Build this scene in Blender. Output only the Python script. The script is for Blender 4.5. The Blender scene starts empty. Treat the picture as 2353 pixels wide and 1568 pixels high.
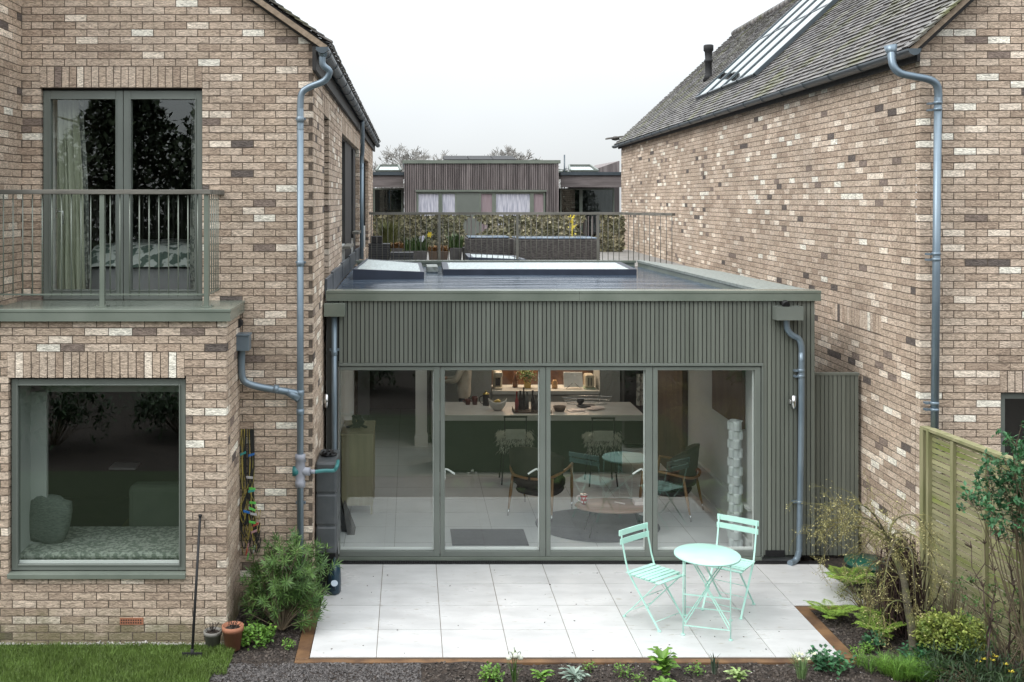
import bpy, math, random
from mathutils import Vector, Matrix, noise
R = math.radians
random.seed(7)
sc = bpy.context.scene
COL = sc.collection
# ---------------------------------------------------------------- camera
CH, F0, CX, CY = 4.12, 2406.0, 941.0, 459.0     # eye height, focal length and vanishing point in photo pixels (2353 wide)
cam = bpy.data.objects.new('camera', bpy.data.cameras.new('camera')); COL.objects.link(cam)
cam.location = (0, 0, CH); cam.rotation_euler = (R(90), 0, 0)
cam.data.sensor_width = 36; cam.data.lens = 36 * F0 / 2353
cam.data.shift_x = (1176.5 - CX) / 2353; cam.data.shift_y = -(784 - CY) / 2353
cam.data.clip_start = 0.1; cam.data.clip_end = 1000
sc.camera = cam
# ---------------------------------------------------------------- world: overcast sky
w = bpy.data.worlds.new("World"); sc.world = w; w.use_nodes = True
nt = w.node_tree; nt.nodes.clear(); N = nt.nodes; L = nt.links
out = N.new('ShaderNodeOutputWorld'); bg = N.new('ShaderNodeBackground')
sky = N.new('ShaderNodeTexSky'); sky.sky_type = 'NISHITA'; sky.sun_disc = False
sky.sun_elevation = R(42); sky.sun_rotation = R(242)
tc = N.new('ShaderNodeTexCoord'); sep = N.new('ShaderNodeSeparateXYZ'); L.new(tc.outputs['Generated'], sep.inputs[0])
mx = N.new('ShaderNodeMath'); mx.operation = 'MAXIMUM'; mx.inputs[1].default_value = 0; L.new(sep.outputs['Z'], mx.inputs[0])
ma = N.new('ShaderNodeMath'); ma.operation = 'MULTIPLY_ADD'; ma.inputs[1].default_value = 2.3; ma.inputs[2].default_value = 0.53; L.new(mx.outputs[0], ma.inputs[0])
nz = N.new('ShaderNodeTexNoise'); nz.inputs['Scale'].default_value = 3; nz.inputs['Detail'].default_value = 3; L.new(tc.outputs['Generated'], nz.inputs['Vector'])
mr = N.new('ShaderNodeMapRange'); mr.inputs[1].default_value = .35; mr.inputs[2].default_value = .65; mr.inputs[3].default_value = 0.93; mr.inputs[4].default_value = 1.05; L.new(nz.outputs['Fac'], mr.inputs[0])
mm = N.new('ShaderNodeMath'); mm.operation = 'MULTIPLY'; L.new(ma.outputs[0], mm.inputs[0]); L.new(mr.outputs[0], mm.inputs[1])
cl = N.new('ShaderNodeVectorMath'); cl.operation = 'SCALE'; cl.inputs[0].default_value = (0.95, 0.99, 1.02); L.new(mm.outputs[0], cl.inputs['Scale'])
sk = N.new('ShaderNodeVectorMath'); sk.operation = 'SCALE'; sk.inputs['Scale'].default_value = 0.03; 
hs = N.new('ShaderNodeHueSaturation'); hs.inputs['Saturation'].default_value = 0.35
L.new(sky.outputs[0], hs.inputs['Color']); L.new(hs.outputs[0], sk.inputs[0])
ad = N.new('ShaderNodeVectorMath'); ad.operation = 'ADD'; L.new(cl.outputs[0], ad.inputs[0]); L.new(sk.outputs[0], ad.inputs[1])
L.new(ad.outputs[0], bg.inputs[0]); bg.inputs[1].default_value = 1.0; L.new(bg.outputs[0], out.inputs[0])
sun = bpy.data.objects.new('sun', bpy.data.lights.new('sun', 'SUN')); COL.objects.link(sun)
sun.data.energy = 1.5; sun.data.angle = R(25); sun.data.color = (1, .97, .93)
sun.rotation_euler = (R(48), 0, R(-62))
sc.view_settings.view_transform = 'Standard'; sc.view_settings.look = 'None'
sc.view_settings.exposure = 0.17; sc.view_settings.gamma = 1
sc.cycles.max_bounces = 8; sc.cycles.transparent_max_bounces = 24; sc.cycles.caustics_reflective = False; sc.cycles.caustics_refractive = False

def P(px, py, Y): return ((px - CX) * Y / F0, CH - (py - CY) * Y / F0)      # where a sight line meets the plane at depth Y
def G(px, py, Z=0.0):                                                         # ... and a level plane at height Z
    Y = F0 * (CH - Z) / (py - CY); return ((px - CX) * Y / F0, Y)

# ---------------------------------------------------------------- materials
MATS = {}
def M(name, c1, c2=None, scale=6, rough=.6, metal=0, bump=0, bscale=None, detail=5, stretch=(1, 1, 1), rnd=0, spec=.5, ramp=(.35, .65), c3=None, s3=40, r3=(.6, .75), trans=0, rr=0, coat=0):
    m = bpy.data.materials.new(name); m.use_nodes = True; t = m.node_tree; n = t.nodes; l = t.links
    b = n['Principled BSDF']; b.inputs['Roughness'].default_value = rough; b.inputs['Metallic'].default_value = metal
    b.inputs['Specular IOR Level'].default_value = spec
    if coat: b.inputs['Coat Weight'].default_value = coat
    tcn = n.new('ShaderNodeTexCoord'); mp = n.new('ShaderNodeMapping'); mp.inputs['Scale'].default_value = stretch
    l.new(tcn.outputs['Object'], mp.inputs[0])
    c = None
    if c2:
        no = n.new('ShaderNodeTexNoise'); no.inputs['Scale'].default_value = scale; no.inputs['Detail'].default_value = detail
        l.new(mp.outputs[0], no.inputs['Vector'])
        mrn = n.new('ShaderNodeMapRange'); mrn.inputs[1].default_value = ramp[0]; mrn.inputs[2].default_value = ramp[1]; l.new(no.outputs['Fac'], mrn.inputs[0])
        mix = n.new('ShaderNodeMixRGB'); mix.inputs[1].default_value = (*c1, 1); mix.inputs[2].default_value = (*c2, 1)
        l.new(mrn.outputs[0], mix.inputs[0]); c = mix.outputs[0]
        if rr:
            m2 = n.new('ShaderNodeMapRange'); m2.inputs[3].default_value = rough - rr; m2.inputs[4].default_value = rough + rr
            l.new(mrn.outputs[0], m2.inputs[0]); l.new(m2.outputs[0], b.inputs['Roughness'])
    if c3:
        no = n.new('ShaderNodeTexNoise'); no.inputs['Scale'].default_value = s3; no.inputs['Detail'].default_value = 3
        l.new(mp.outputs[0], no.inputs['Vector'])
        mrn = n.new('ShaderNodeMapRange'); mrn.inputs[1].default_value = r3[0]; mrn.inputs[2].default_value = r3[1]; l.new(no.outputs['Fac'], mrn.inputs[0])
        mix = n.new('ShaderNodeMixRGB'); mix.inputs[1].default_value = (*c1, 1)
        if c: l.new(c, mix.inputs[1])
        mix.inputs[2].default_value = (*c3, 1); l.new(mrn.outputs[0], mix.inputs[0]); c = mix.outputs[0]
    if rnd:
        at = n.new('ShaderNodeAttribute'); at.attribute_name = 'rnd'
        mrn = n.new('ShaderNodeMapRange'); mrn.inputs[3].default_value = 1 - rnd; mrn.inputs[4].default_value = 1 + rnd; l.new(at.outputs['Fac'], mrn.inputs[0])
        vm = n.new('ShaderNodeVectorMath'); vm.operation = 'SCALE'; vm.inputs[0].default_value = c1
        if c: l.new(c, vm.inputs[0])
        l.new(mrn.outputs[0], vm.inputs['Scale']); c = vm.outputs[0]
    if c: l.new(c, b.inputs['Base Color'])
    else: b.inputs['Base Color'].default_value = (*c1, 1)
    if bump:
        no = n.new('ShaderNodeTexNoise'); no.inputs['Scale'].default_value = bscale or scale * 4; no.inputs['Detail'].default_value = 6
        l.new(mp.outputs[0], no.inputs['Vector'])
        bp = n.new('ShaderNodeBump'); bp.inputs['Strength'].default_value = min(1, bump); bp.inputs['Distance'].default_value = .01 * max(1, bump)
        l.new(no.outputs['Fac'], bp.inputs['Height']); l.new(bp.outputs[0], b.inputs['Normal'])
    if trans:
        tr = n.new('ShaderNodeBsdfTranslucent'); ms = n.new('ShaderNodeMixShader'); ms.inputs[0].default_value = trans
        if c: l.new(c, tr.inputs[0])
        else: tr.inputs[0].default_value = (*c1, 1)
        l.new(b.outputs[0], ms.inputs[1]); l.new(tr.outputs[0], ms.inputs[2]); l.new(ms.outputs[0], n['Material Output'].inputs[0])
    MATS[name] = m; return m

def brick_mat(name, moss=True):
    m = bpy.data.materials.new(name); m.use_nodes = True; t = m.node_tree; n = t.nodes; l = t.links
    b = n['Principled BSDF']; b.inputs['Roughness'].default_value = .9; b.inputs['Specular IOR Level'].default_value = .25
    at = n.new('ShaderNodeAttribute'); at.attribute_name = 'rnd'
    cr = n.new('ShaderNodeValToRGB'); cr.color_ramp.interpolation = 'CONSTANT'
    cols = [(0, (0.135, 0.112, 0.100)), (.013, (0.247, 0.193, 0.161)), (.034, (0.416, 0.319, 0.244)), (.17, (0.487, 0.382, 0.294)), (.34, (0.522, 0.412, 0.321)),
            (.52, (0.549, 0.439, 0.347)), (.66, (0.496, 0.391, 0.303)), (.78, (0.585, 0.475, 0.379)), (.905, (0.766, 0.661, 0.548)), (.965, (0.820, 0.770, 0.668))]
    e = cr.color_ramp.elements
    while len(e) < len(cols): e.new(.5)
    for k, (p, c) in enumerate(cols): e[k].position = p; e[k].color = (*c, 1)
    l.new(at.outputs['Fac'], cr.inputs[0])
    tcn = n.new('ShaderNodeTexCoord'); mp = n.new('ShaderNodeMapping'); mp.inputs['Scale'].default_value = (1, 1, 3.2); l.new(tcn.outputs['Object'], mp.inputs[0])
    n1 = n.new('ShaderNodeTexNoise'); n1.inputs['Scale'].default_value = 22; n1.inputs['Detail'].default_value = 6; n1.inputs['Distortion'].default_value = 1.2; l.new(mp.outputs[0], n1.inputs['Vector'])
    r1 = n.new('ShaderNodeMapRange'); r1.inputs[1].default_value = .3; r1.inputs[2].default_value = .72; r1.inputs[3].default_value = .52; r1.inputs[4].default_value = 1.5; l.new(n1.outputs['Fac'], r1.inputs[0])
    v = n.new('ShaderNodeVectorMath'); v.operation = 'SCALE'; l.new(cr.outputs[0], v.inputs[0]); l.new(r1.outputs[0], v.inputs['Scale'])
    # broad weathering
    n2 = n.new('ShaderNodeTexNoise'); n2.inputs['Scale'].default_value = 1.1; n2.inputs['Detail'].default_value = 4; l.new(tcn.outputs['Object'], n2.inputs['Vector'])
    r2 = n.new('ShaderNodeMapRange'); r2.inputs[1].default_value = .3; r2.inputs[2].default_value = .7; r2.inputs[3].default_value = .84; r2.inputs[4].default_value = 1.14; l.new(n2.outputs['Fac'], r2.inputs[0])
    v2 = n.new('ShaderNodeVectorMath'); v2.operation = 'SCALE'; l.new(v.outputs[0], v2.inputs[0]); l.new(r2.outputs[0], v2.inputs['Scale'])
    # algae near the damp foot of the wall
    ge = n.new('ShaderNodeNewGeometry'); sp = n.new('ShaderNodeSeparateXYZ'); l.new(ge.outputs['Position'], sp.inputs[0])
    n3 = n.new('ShaderNodeTexNoise'); n3.inputs['Scale'].default_value = 6; n3.inputs['Detail'].default_value = 5; l.new(tcn.outputs['Object'], n3.inputs['Vector'])
    a = n.new('ShaderNodeMath'); a.operation = 'MULTIPLY_ADD'; a.inputs[1].default_value = -.5; l.new(n3.outputs['Fac'], a.inputs[0]); l.new(sp.outputs['Z'], a.inputs[2])
    r3 = n.new('ShaderNodeMapRange'); r3.inputs[1].default_value = -.2; r3.inputs[2].default_value = .03; r3.inputs[3].default_value = .7; r3.inputs[4].default_value = 0; l.new(a.outputs[0], r3.inputs[0])
    mx = n.new('ShaderNodeMixRGB'); mx.inputs[2].default_value = (.13, .125, .055, 1); l.new(r3.outputs[0], mx.inputs[0]); l.new(v2.outputs[0], mx.inputs[1])
    l.new(mx.outputs[0], b.inputs['Base Color'])
    bp = n.new('ShaderNodeBump'); bp.inputs['Strength'].default_value = .9; bp.inputs['Distance'].default_value = .012; l.new(n1.outputs['Fac'], bp.inputs['Height']); l.new(bp.outputs[0], b.inputs['Normal'])
    return m
BRICK = brick_mat('brick')
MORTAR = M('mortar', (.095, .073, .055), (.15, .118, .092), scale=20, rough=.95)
SAGE = M('sage_paint', (.145, .162, .143), (.162, .18, .16), scale=3, rough=.42, bump=.05)
CLAD = M('sage_cladding', (.135, .147, .124), (.155, .168, .143), scale=2.5, rough=.55, rnd=.14, c3=(.095, .105, .085), s3=5, r3=(.5, .75), bump=.2, bscale=30, stretch=(1, 1, .12))
COPE = M('coping_metal', (.20, .225, .19), (.15, .175, .145), scale=2.2, rough=.24, bump=.05, detail=8)
COPE2 = M('weathered_coping', (.30, .33, .31), (.18, .20, .18), scale=25, rough=.5, bump=.4, detail=8)
DARK = M('dark_gap', (.012, .012, .013), rough=.7)
PIPE = M('zinc_pipe', (.17, .225, .275), (.21, .265, .31), scale=4, rough=.38, metal=.45, bump=.05, rr=.06)
GREYPL = M('grey_plastic', (.28, .29, .33), rough=.4)
GUTTER = M('gutter_metal', (.075, .095, .11), (.10, .12, .135), scale=5, rough=.38, metal=.4)
FASCIA = M('black_timber', (.022, .021, .022), (.04, .037, .035), scale=10, rough=.7, stretch=(1, 1, .2), bump=.3)
SOFFIT = M('verge_mortar', (.34, .26, .19), (.22, .17, .12), scale=15, rough=.9, bump=.4)
TILE = M('roof_tile', (.165, .15, .14), (.085, .08, .077), scale=9, rough=.5, rnd=.4, c3=(.115, .115, .05), s3=1.6, r3=(.50, .68), bump=.4, bscale=30)
MEMB = M('roof_membrane', (.045, .07, .105), (.085, .115, .155), scale=1.6, rough=.13, bump=2.3, bscale=2.6, rr=.10, stretch=(.35, 2.6, 1))
NAVY = M('skylight_kerb', (.022, .03, .05), (.035, .045, .07), scale=3, rough=.4)
LEADM = M('lead', (.06, .07, .08), (.1, .11, .125), scale=5, rough=.5, bump=.5, bscale=8)
PATIO = M('porcelain_patio', (.62, .62, .615), (.48, .48, .475), scale=3.2, rough=.34, c3=(.42, .40, .36), s3=13, r3=(.63, .74), rnd=.06, detail=10, stretch=(.7, 1.5, 1), ramp=(.3, .68), rr=.1)
GROUT = M('grout', (.17, .13, .095), rough=.9)
EDGE = M('edging_timber', (.20, .11, .05), (.095, .05, .026), scale=5, rough=.6, stretch=(1, 1, 1), bump=.3, bscale=30, detail=8)
SOIL = M('soil', (.05, .036, .027), (.022, .017, .014), scale=22, rough=.95, bump=2.5, bscale=45)
BARK = M('bark_chips', (.045, .035, .03), (.085, .07, .058), scale=40, rough=.9, rnd=.6)
LAWNB = M('lawn_base', (.034, .05, .016), (.022, .036, .012), scale=20, rough=.95)
BLADE = M('grass_blade', (.15, .235, .05), (.11, .17, .035), scale=5, rough=.6, rnd=.35, trans=.3)
FENCE = M('fence_timber', (.29, .275, .15), (.20, .19, .105), scale=4, rough=.85, c3=(.17, .20, .05), s3=2.5, r3=(.5, .7), rnd=.18, bump=.4, bscale=30, stretch=(1, .3, 2))
POSTM = M('fence_post', (.30, .28, .16), (.21, .21, .10), scale=6, rough=.85, bump=.4, stretch=(2, 2, .3))
RAILW = M('weathered_handrail', (.19, .18, .155), (.11, .105, .09), scale=9, rough=.8, stretch=(.25, 1, 1), bump=.4, bscale=30)
MINT = M('mint_paint', (.42, .70, .61), (.48, .74, .65), scale=4, rough=.38)
FEET = M('rubber_foot', (.12, .16, .14), rough=.7)
WALLW = M('white_plaster', (.74, .75, .74), (.78, .79, .78), scale=2, rough=.8)
WALLG = M('grey_plaster', (.46, .475, .46), (.49, .50, .49), scale=2, rough=.8)
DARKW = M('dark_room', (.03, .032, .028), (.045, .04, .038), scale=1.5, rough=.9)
INFL = M('interior_tile', (.64, .65, .66), (.58, .59, .60), scale=2, rough=.4, detail=8)
STEEL = M('steel', (.6, .6, .6), rough=.25, metal=1)
TIMB = M('grey_larch', (.24, .21, .205), (.13, .11, .108), scale=5, rough=.85, rnd=.3, stretch=(3, 3, .25), bump=.3)
TIMBH = M('grey_larch_fascia', (.22, .19, .185), (.14, .12, .115), scale=5, rough=.85, stretch=(.3, 1, 3))

def glass(name, ior=1.75, tint=(.82, .88, .84), rough=0.0, mn=.0):
    m = bpy.data.materials.new(name); m.use_nodes = True; t = m.node_tree; n = t.nodes; l = t.links
    n.remove(n['Principled BSDF']); tr = n.new('ShaderNodeBsdfTransparent'); tr.inputs[0].default_value = (*tint, 1)
    gl = n.new('ShaderNodeBsdfGlossy'); gl.inputs['Roughness'].default_value = rough; gl.inputs[0].default_value = (.95, 1, .98, 1)
    fr = n.new('ShaderNodeFresnel'); ge = n.new('ShaderNodeNewGeometry'); mi = n.new('ShaderNodeMapRange'); mi.inputs[3].default_value = ior; mi.inputs[4].default_value = 1/ior
    l.new(ge.outputs['Backfacing'], mi.inputs[0]); l.new(mi.outputs[0], fr.inputs[0]); ms = n.new('ShaderNodeMixShader')
    mxn = n.new('ShaderNodeMath'); mxn.operation = 'MAXIMUM'; mxn.inputs[1].default_value = mn; l.new(fr.outputs[0], mxn.inputs[0])
    l.new(mxn.outputs[0], ms.inputs[0]); l.new(tr.outputs[0], ms.inputs[1]); l.new(gl.outputs[0], ms.inputs[2]); l.new(ms.outputs[0], n['Material Output'].inputs[0])
    return m
GLASS = glass('window_glass', 2.05, (.93, .96, .94)); ROOFGL = glass('rooflight_glass', 2.4, (.35, .42, .42), .04, .82)
def wetglass():
    m = glass('wet_skylight_glass', 1.9, (.85, .9, .9), .22, .25); t = m.node_tree; n = t.nodes; l = t.links
    old = n['Material Output'].inputs[0].links[0].from_socket; d = n.new('ShaderNodeBsdfDiffuse'); d.inputs[0].default_value = (.72, .80, .80, 1); tc_ = n.new('ShaderNodeTexCoord')
    no = n.new('ShaderNodeTexNoise'); no.inputs['Scale'].default_value = 40; l.new(tc_.outputs['Object'], no.inputs['Vector']); mr_ = n.new('ShaderNodeMapRange'); mr_.inputs[1].default_value = .4; mr_.inputs[2].default_value = .6; mr_.inputs[3].default_value = .35; mr_.inputs[4].default_value = .6; l.new(no.outputs['Fac'], mr_.inputs[0])
    ms = n.new('ShaderNodeMixShader'); l.new(mr_.outputs[0], ms.inputs[0]); l.new(old, ms.inputs[1]); l.new(d.outputs[0], ms.inputs[2]); l.new(ms.outputs[0], n['Material Output'].inputs[0]); return m
WETGL = wetglass()

# ---------------------------------------------------------------- mesh helper
class MB:
    def __init__(s): s.v = []; s.f = []; s.r = []; s.m = []; s.sm = []; s.cr = None; s.mi = 0
    def face(s, idx, r=None, smooth=False):
        s.f.append(idx); s.r.append(s.cr if r is None and s.cr is not None else (r if r is not None else .5)); s.m.append(s.mi); s.sm.append(smooth)
    def quad(s, a, b, c, d, r=None):
        k = len(s.v); s.v += [tuple(a), tuple(b), tuple(c), tuple(d)]; s.face((k, k+1, k+2, k+3), r)
    def tri(s, a, b, c, r=None):
        k = len(s.v); s.v += [tuple(a), tuple(b), tuple(c)]; s.face((k, k+1, k+2), r)
    def hexa(s, p, r=None, skip=()):      # p: 8 corners, bottom 0-3 then top 4-7
        k = len(s.v); s.v += [tuple(q) for q in p]
        for i, f in enumerate(((0, 3, 2, 1), (4, 5, 6, 7), (0, 1, 5, 4), (1, 2, 6, 5), (2, 3, 7, 6), (3, 0, 4, 7))):
            if i not in skip: s.face(tuple(k+j for j in f), r)
    def box(s, x0, x1, y0, y1, z0, z1, r=None, bev=0):
        if x0 > x1: x0, x1 = x1, x0
        if y0 > y1: y0, y1 = y1, y0
        if z0 > z1: z0, z1 = z1, z0
        if bev:
            b = min(bev, (x1-x0)/2.1, (y1-y0)/2.1, (z1-z0)/2.1); import bmesh
            bm = bmesh.new(); bmesh.ops.create_cube(bm, size=1)
            for q in bm.verts: q.co = Vector(((x0+x1)/2+q.co.x*(x1-x0), (y0+y1)/2+q.co.y*(y1-y0), (z0+z1)/2+q.co.z*(z1-z0)))
            bmesh.ops.bevel(bm, geom=bm.edges[:], offset=b, segments=2, affect='EDGES', profile=.5)
            k = len(s.v); bm.verts.index_update(); s.v += [tuple(q.co) for q in bm.verts]
            for f in bm.faces: s.face(tuple(k+q.index for q in f.verts), r)
            bm.free(); return
        s.hexa([(x0, y0, z0), (x1, y0, z0), (x1, y1, z0), (x0, y1, z0), (x0, y0, z1), (x1, y0, z1), (x1, y1, z1), (x0, y1, z1)], r)
    def obox(s, c, ax, ay, az, hx, hy, hz, r=None):
        c = Vector(c); ax, ay, az = Vector(ax).normalized()*hx, Vector(ay).normalized()*hy, Vector(az).normalized()*hz
        s.hexa([c-ax-ay-az, c+ax-ay-az, c+ax+ay-az, c-ax+ay-az, c-ax-ay+az, c+ax-ay+az, c+ax+ay+az, c-ax+ay+az], r)
    def bar(s, a, b, w, h, up=(0, 0, 1), r=None):
        a, b = Vector(a), Vector(b); d = (b-a); u = Vector(up)
        sd = d.cross(u)
        if sd.length < 1e-5: sd = d.cross(Vector((1, 0, 0)))
        n2 = sd.cross(d); s.obox((a+b)/2, d, sd, n2, d.length/2, w/2, h/2, r)
    def tube(s, pts, rad, seg=10, cap=True, r=None, smooth=True):
        pts = [Vector(p) for p in pts]; n = len(pts)
        if not isinstance(rad, (list, tuple)): rad = [rad]*n
        k = len(s.v); prev = None
        for i, p in enumerate(pts):
            d = (pts[min(i+1, n-1)]-pts[max(i-1, 0)])
            d = d.normalized() if d.length > 1e-9 else Vector((0, 0, 1))
            if prev is None:
                a = Vector((0, 0, 1)) if abs(d.z) < .9 else Vector((1, 0, 0)); x = d.cross(a).normalized()
            else:
                x = prev - d*prev.dot(d); x = x.normalized() if x.length > 1e-6 else d.orthogonal().normalized()
            prev = x; y = d.cross(x)
            for j in range(seg):
                t = 2*math.pi*j/seg; s.v.append(tuple(p+(x*math.cos(t)+y*math.sin(t))*rad[i]))
        for i in range(n-1):
            for j in range(seg):
                a, b = k+i*seg+j, k+i*seg+(j+1) % seg; s.face((a, b, b+seg, a+seg), r, smooth)
        if cap:
            s.face(tuple(k+j for j in reversed(range(seg))), r); s.face(tuple(k+(n-1)*seg+j for j in range(seg)), r)
    def lathe(s, c, prof, seg=24, r=None, smooth=True, sx=1, sy=1):
        k = len(s.v); n = len(prof)
        for (q, z) in prof:
            for j in range(seg):
                t = 2*math.pi*j/seg; s.v.append((c[0]+q*sx*math.cos(t), c[1]+q*sy*math.sin(t), c[2]+z))
        for i in range(n-1):
            for j in range(seg):
                a, b = k+i*seg+j, k+i*seg+(j+1) % seg; s.face((a, b, b+seg, a+seg), r, smooth)
        s.face(tuple(k+j for j in reversed(range(seg))), r); s.face(tuple(k+(n-1)*seg+j for j in range(seg)), r)
    def prism(s, poly, z0, z1, r=None):
        k = len(s.v); n = len(poly)
        s.v += [(x, y, z0) for x, y in poly] + [(x, y, z1) for x, y in poly]
        s.face(tuple(k+j for j in reversed(range(n))), r); s.face(tuple(k+n+j for j in range(n)), r)
        for j in range(n): s.face((k+j, k+(j+1) % n, k+n+(j+1) % n, k+n+j), r)
    def blob(s, c, rx, ry, rz, seg=16, rings=10, amp=.12, fq=3, r=None, sq=1.0):
        k = len(s.v); c = Vector(c)
        for i in range(rings+1):
            ph = math.pi*i/rings
            for j in range(seg):
                t = 2*math.pi*j/seg; d = Vector((math.sin(ph)*math.cos(t), math.sin(ph)*math.sin(t), math.cos(ph)))
                q = Vector([math.copysign(abs(x)**sq, x) for x in d]); f = 1+amp*noise.noise(d*fq+c*3)
                s.v.append((c.x+q.x*rx*f, c.y+q.y*ry*f, c.z+q.z*rz*f))
        for i in range(rings):
            for j in range(seg):
                a, b = k+i*seg+j, k+i*seg+(j+1) % seg; s.face((a, a+seg, b+seg, b), r, True)
    def build(s, name, mat, parent=None, **kw):
        me = bpy.data.meshes.new(name); off = Vector((0, 0, 0)); p = parent
        while p is not None: off += p.location; p = p.parent
        me.from_pydata([(x-off.x, y-off.y, z-off.z) for x, y, z in s.v], [], s.f)
        for m in (mat if isinstance(mat, (list, tuple)) else [mat]): me.materials.append(m)
        a = me.attributes.new('rnd', 'FLOAT', 'FACE'); a.data.foreach_set('value', s.r)
        me.polygons.foreach_set('material_index', s.m); me.polygons.foreach_set('use_smooth', s.sm); me.update()
        o = bpy.data.objects.new(name, me); COL.objects.link(o)
        if parent is not None: o.parent = parent
        for k2, v2 in kw.items(): o[k2] = v2
        return o
def thing(name, label, cat, loc=(0, 0, 0), group=None):
    o = bpy.data.objects.new(name, None); COL.objects.link(o); o.location = loc; o.empty_display_size = .2
    o['label'] = label; o['category'] = cat
    if group: o['group'] = group
    return o
def copy_tree(o, parent=None):
    c = o.copy(); COL.objects.link(c)
    if parent is not None: c.parent = parent
    for ch in list(o.children): copy_tree(ch, c)
    return c
def solo(mb, name, mat, label, cat, group=None):
    kw = dict(label=label, category=cat)
    if group: kw['group'] = group
    xs = [v[0] for v in mb.v]; ys = [v[1] for v in mb.v]; zs = [v[2] for v in mb.v]
    c = ((min(xs)+max(xs))/2, (min(ys)+max(ys))/2, min(zs))
    mb.v = [(x-c[0], y-c[1], z-c[2]) for x, y, z in mb.v]; o = mb.build(name, mat, **kw); o.location = c; return o
def frame(mb, x0, x1, z0, z1, y0, y1, w, wb=None, wt=None):     # rectangular frame in an XZ plane
    wb = wb or w; wt = wt or w
    mb.box(x0, x0+w, y0, y1, z0, z1, bev=.004); mb.box(x1-w, x1, y0, y1, z0, z1, bev=.004)
    mb.box(x0+w, x1-w, y0+.002, y1-.002, z0, z0+wb, bev=.004); mb.box(x0+w, x1-w, y0+.002, y1-.002, z1-wt, z1, bev=.004)

# ---------------------------------------------------------------- brickwork
def subtract(iv, cuts):
    for c0, c1 in cuts:
        o = []
        for a, b in iv:
            if c1 <= a or c0 >= b: o.append((a, b)); continue
            if c0 > a: o.append((a, c0))
            if c1 < b: o.append((c1, b))
        iv = o
    return iv
def brick_wall(O, U, n, u0, u1, z0, z1, holes=(), soldiers=(), clip=None, seed=1, dark=0, depth=.1025):
    """bricks laid in stretcher bond on the vertical plane through O with direction U and outward normal n"""
    rg = random.Random(seed); mb = MB(); O, U, n = Vector(O), Vector(U).normalized(), Vector(n).normalized(); Zv = Vector((0, 0, 1))
    def put(a, b, za, zb, r):
        j = lambda: rg.uniform(-.0018, .0018); d = rg.uniform(-.0008, .0014)
        q = []
        for (uu, zz) in ((a, za), (b, za), (b, zb), (a, zb)): q.append((uu+j(), zz+j(), d+j()*.4))
        fr = [O+U*uu+Zv*zz+n*dd for uu, zz, dd in q]; bk = [O+U*uu+Zv*zz-n*depth for uu, zz, dd in q]
        if U.cross(Zv).dot(n) < 0: fr = [fr[1], fr[0], fr[3], fr[2]]; bk = [bk[1], bk[0], bk[3], bk[2]]
        k = len(mb.v); mb.v += [tuple(v) for v in fr+bk]; mb.mi = 0
        for f in ((0, 1, 2, 3), (4, 0, 3, 7), (1, 5, 6, 2), (3, 2, 6, 7), (4, 5, 1, 0)): mb.face(tuple(k+i for i in f), r)
    def strip(a, b, za, zb):
        mb.mi = 1; p = [O+U*a+Zv*za-n*.0025, O+U*b+Zv*za-n*.0025, O+U*b+Zv*zb-n*.0025, O+U*a+Zv*zb-n*.0025]
        if U.cross(Zv).dot(n) < 0: p.reverse()
        mb.quad(*p)
    soldiers = [(a, b, c, z0+round((d-z0)/.075)*.075) for a, b, c, d in soldiers]
    nc = int(math.ceil((z1-z0)/.075))
    run = 0
    for c in range(nc):
        za = z0+c*.075; zb = min(za+.065, z1); zt = min(za+.075, z1); zm = (za+zb)/2
        lo, hi = clip(zm) if clip else (u0, u1)
        lo, hi = max(lo, u0), min(hi, u1)
        if hi-lo < .05: continue
        cuts = [(h[0], h[1]) for h in holes if h[2] < zm < h[3]]
        ivb = subtract([(lo, hi)], cuts)
        for a, b in ivb: strip(a, b, za, zt)
        iv = subtract(ivb, [(s_[0], s_[1]) for s_ in soldiers if s_[2] < zm < s_[3]])
        for a, b in iv:
            k = math.floor((a-(c % 2)*.1125)/.225); 
            while True:
                x = k*.225+(c % 2)*.1125; e = x+.215
                if x >= b: break
                p, q = max(x, a), min(e, b)
                if b-q < .03: q = b
                if p-a < .03 and p > a: p = a
                k += 1
                if q-p < .04: continue
                r = rg.random()
                if rg.random() < .05: r = max(0, min(.999, run))
                run = r
                if dark: r = r*(1-dark) if r < .9 else r
                put(p, q, za, zb, r)
    for s_ in soldiers:
        m = round((s_[1]-s_[0])/.075); st = (s_[1]-s_[0])/m
        for i in range(m): put(s_[0]+i*st+.005, s_[0]+(i+1)*st-.005, s_[2]+.003, s_[3]-.010, rg.random())
    return mb

def pipe_collar(mb, x, y, z, r, h=.05): mb.lathe((x, y, z), [(r, 0), (r*1.16, .003), (r*1.16, h-.003), (r, h)], 14)
def smooth_path(pts, n=6):     # Catmull-Rom
    pts = [Vector(p) for p in pts]; o = []
    for i in range(len(pts)-1):
        a, b, c, d = pts[max(i-1, 0)], pts[i], pts[i+1], pts[min(i+2, len(pts)-1)]
        for k in range(n):
            t = k/n; o.append(.5*((2*b)+(c-a)*t+(2*a-5*b+4*c-d)*t*t+(3*b-a-3*c+d)*t**3))
    o.append(pts[-1]); return o

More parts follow.
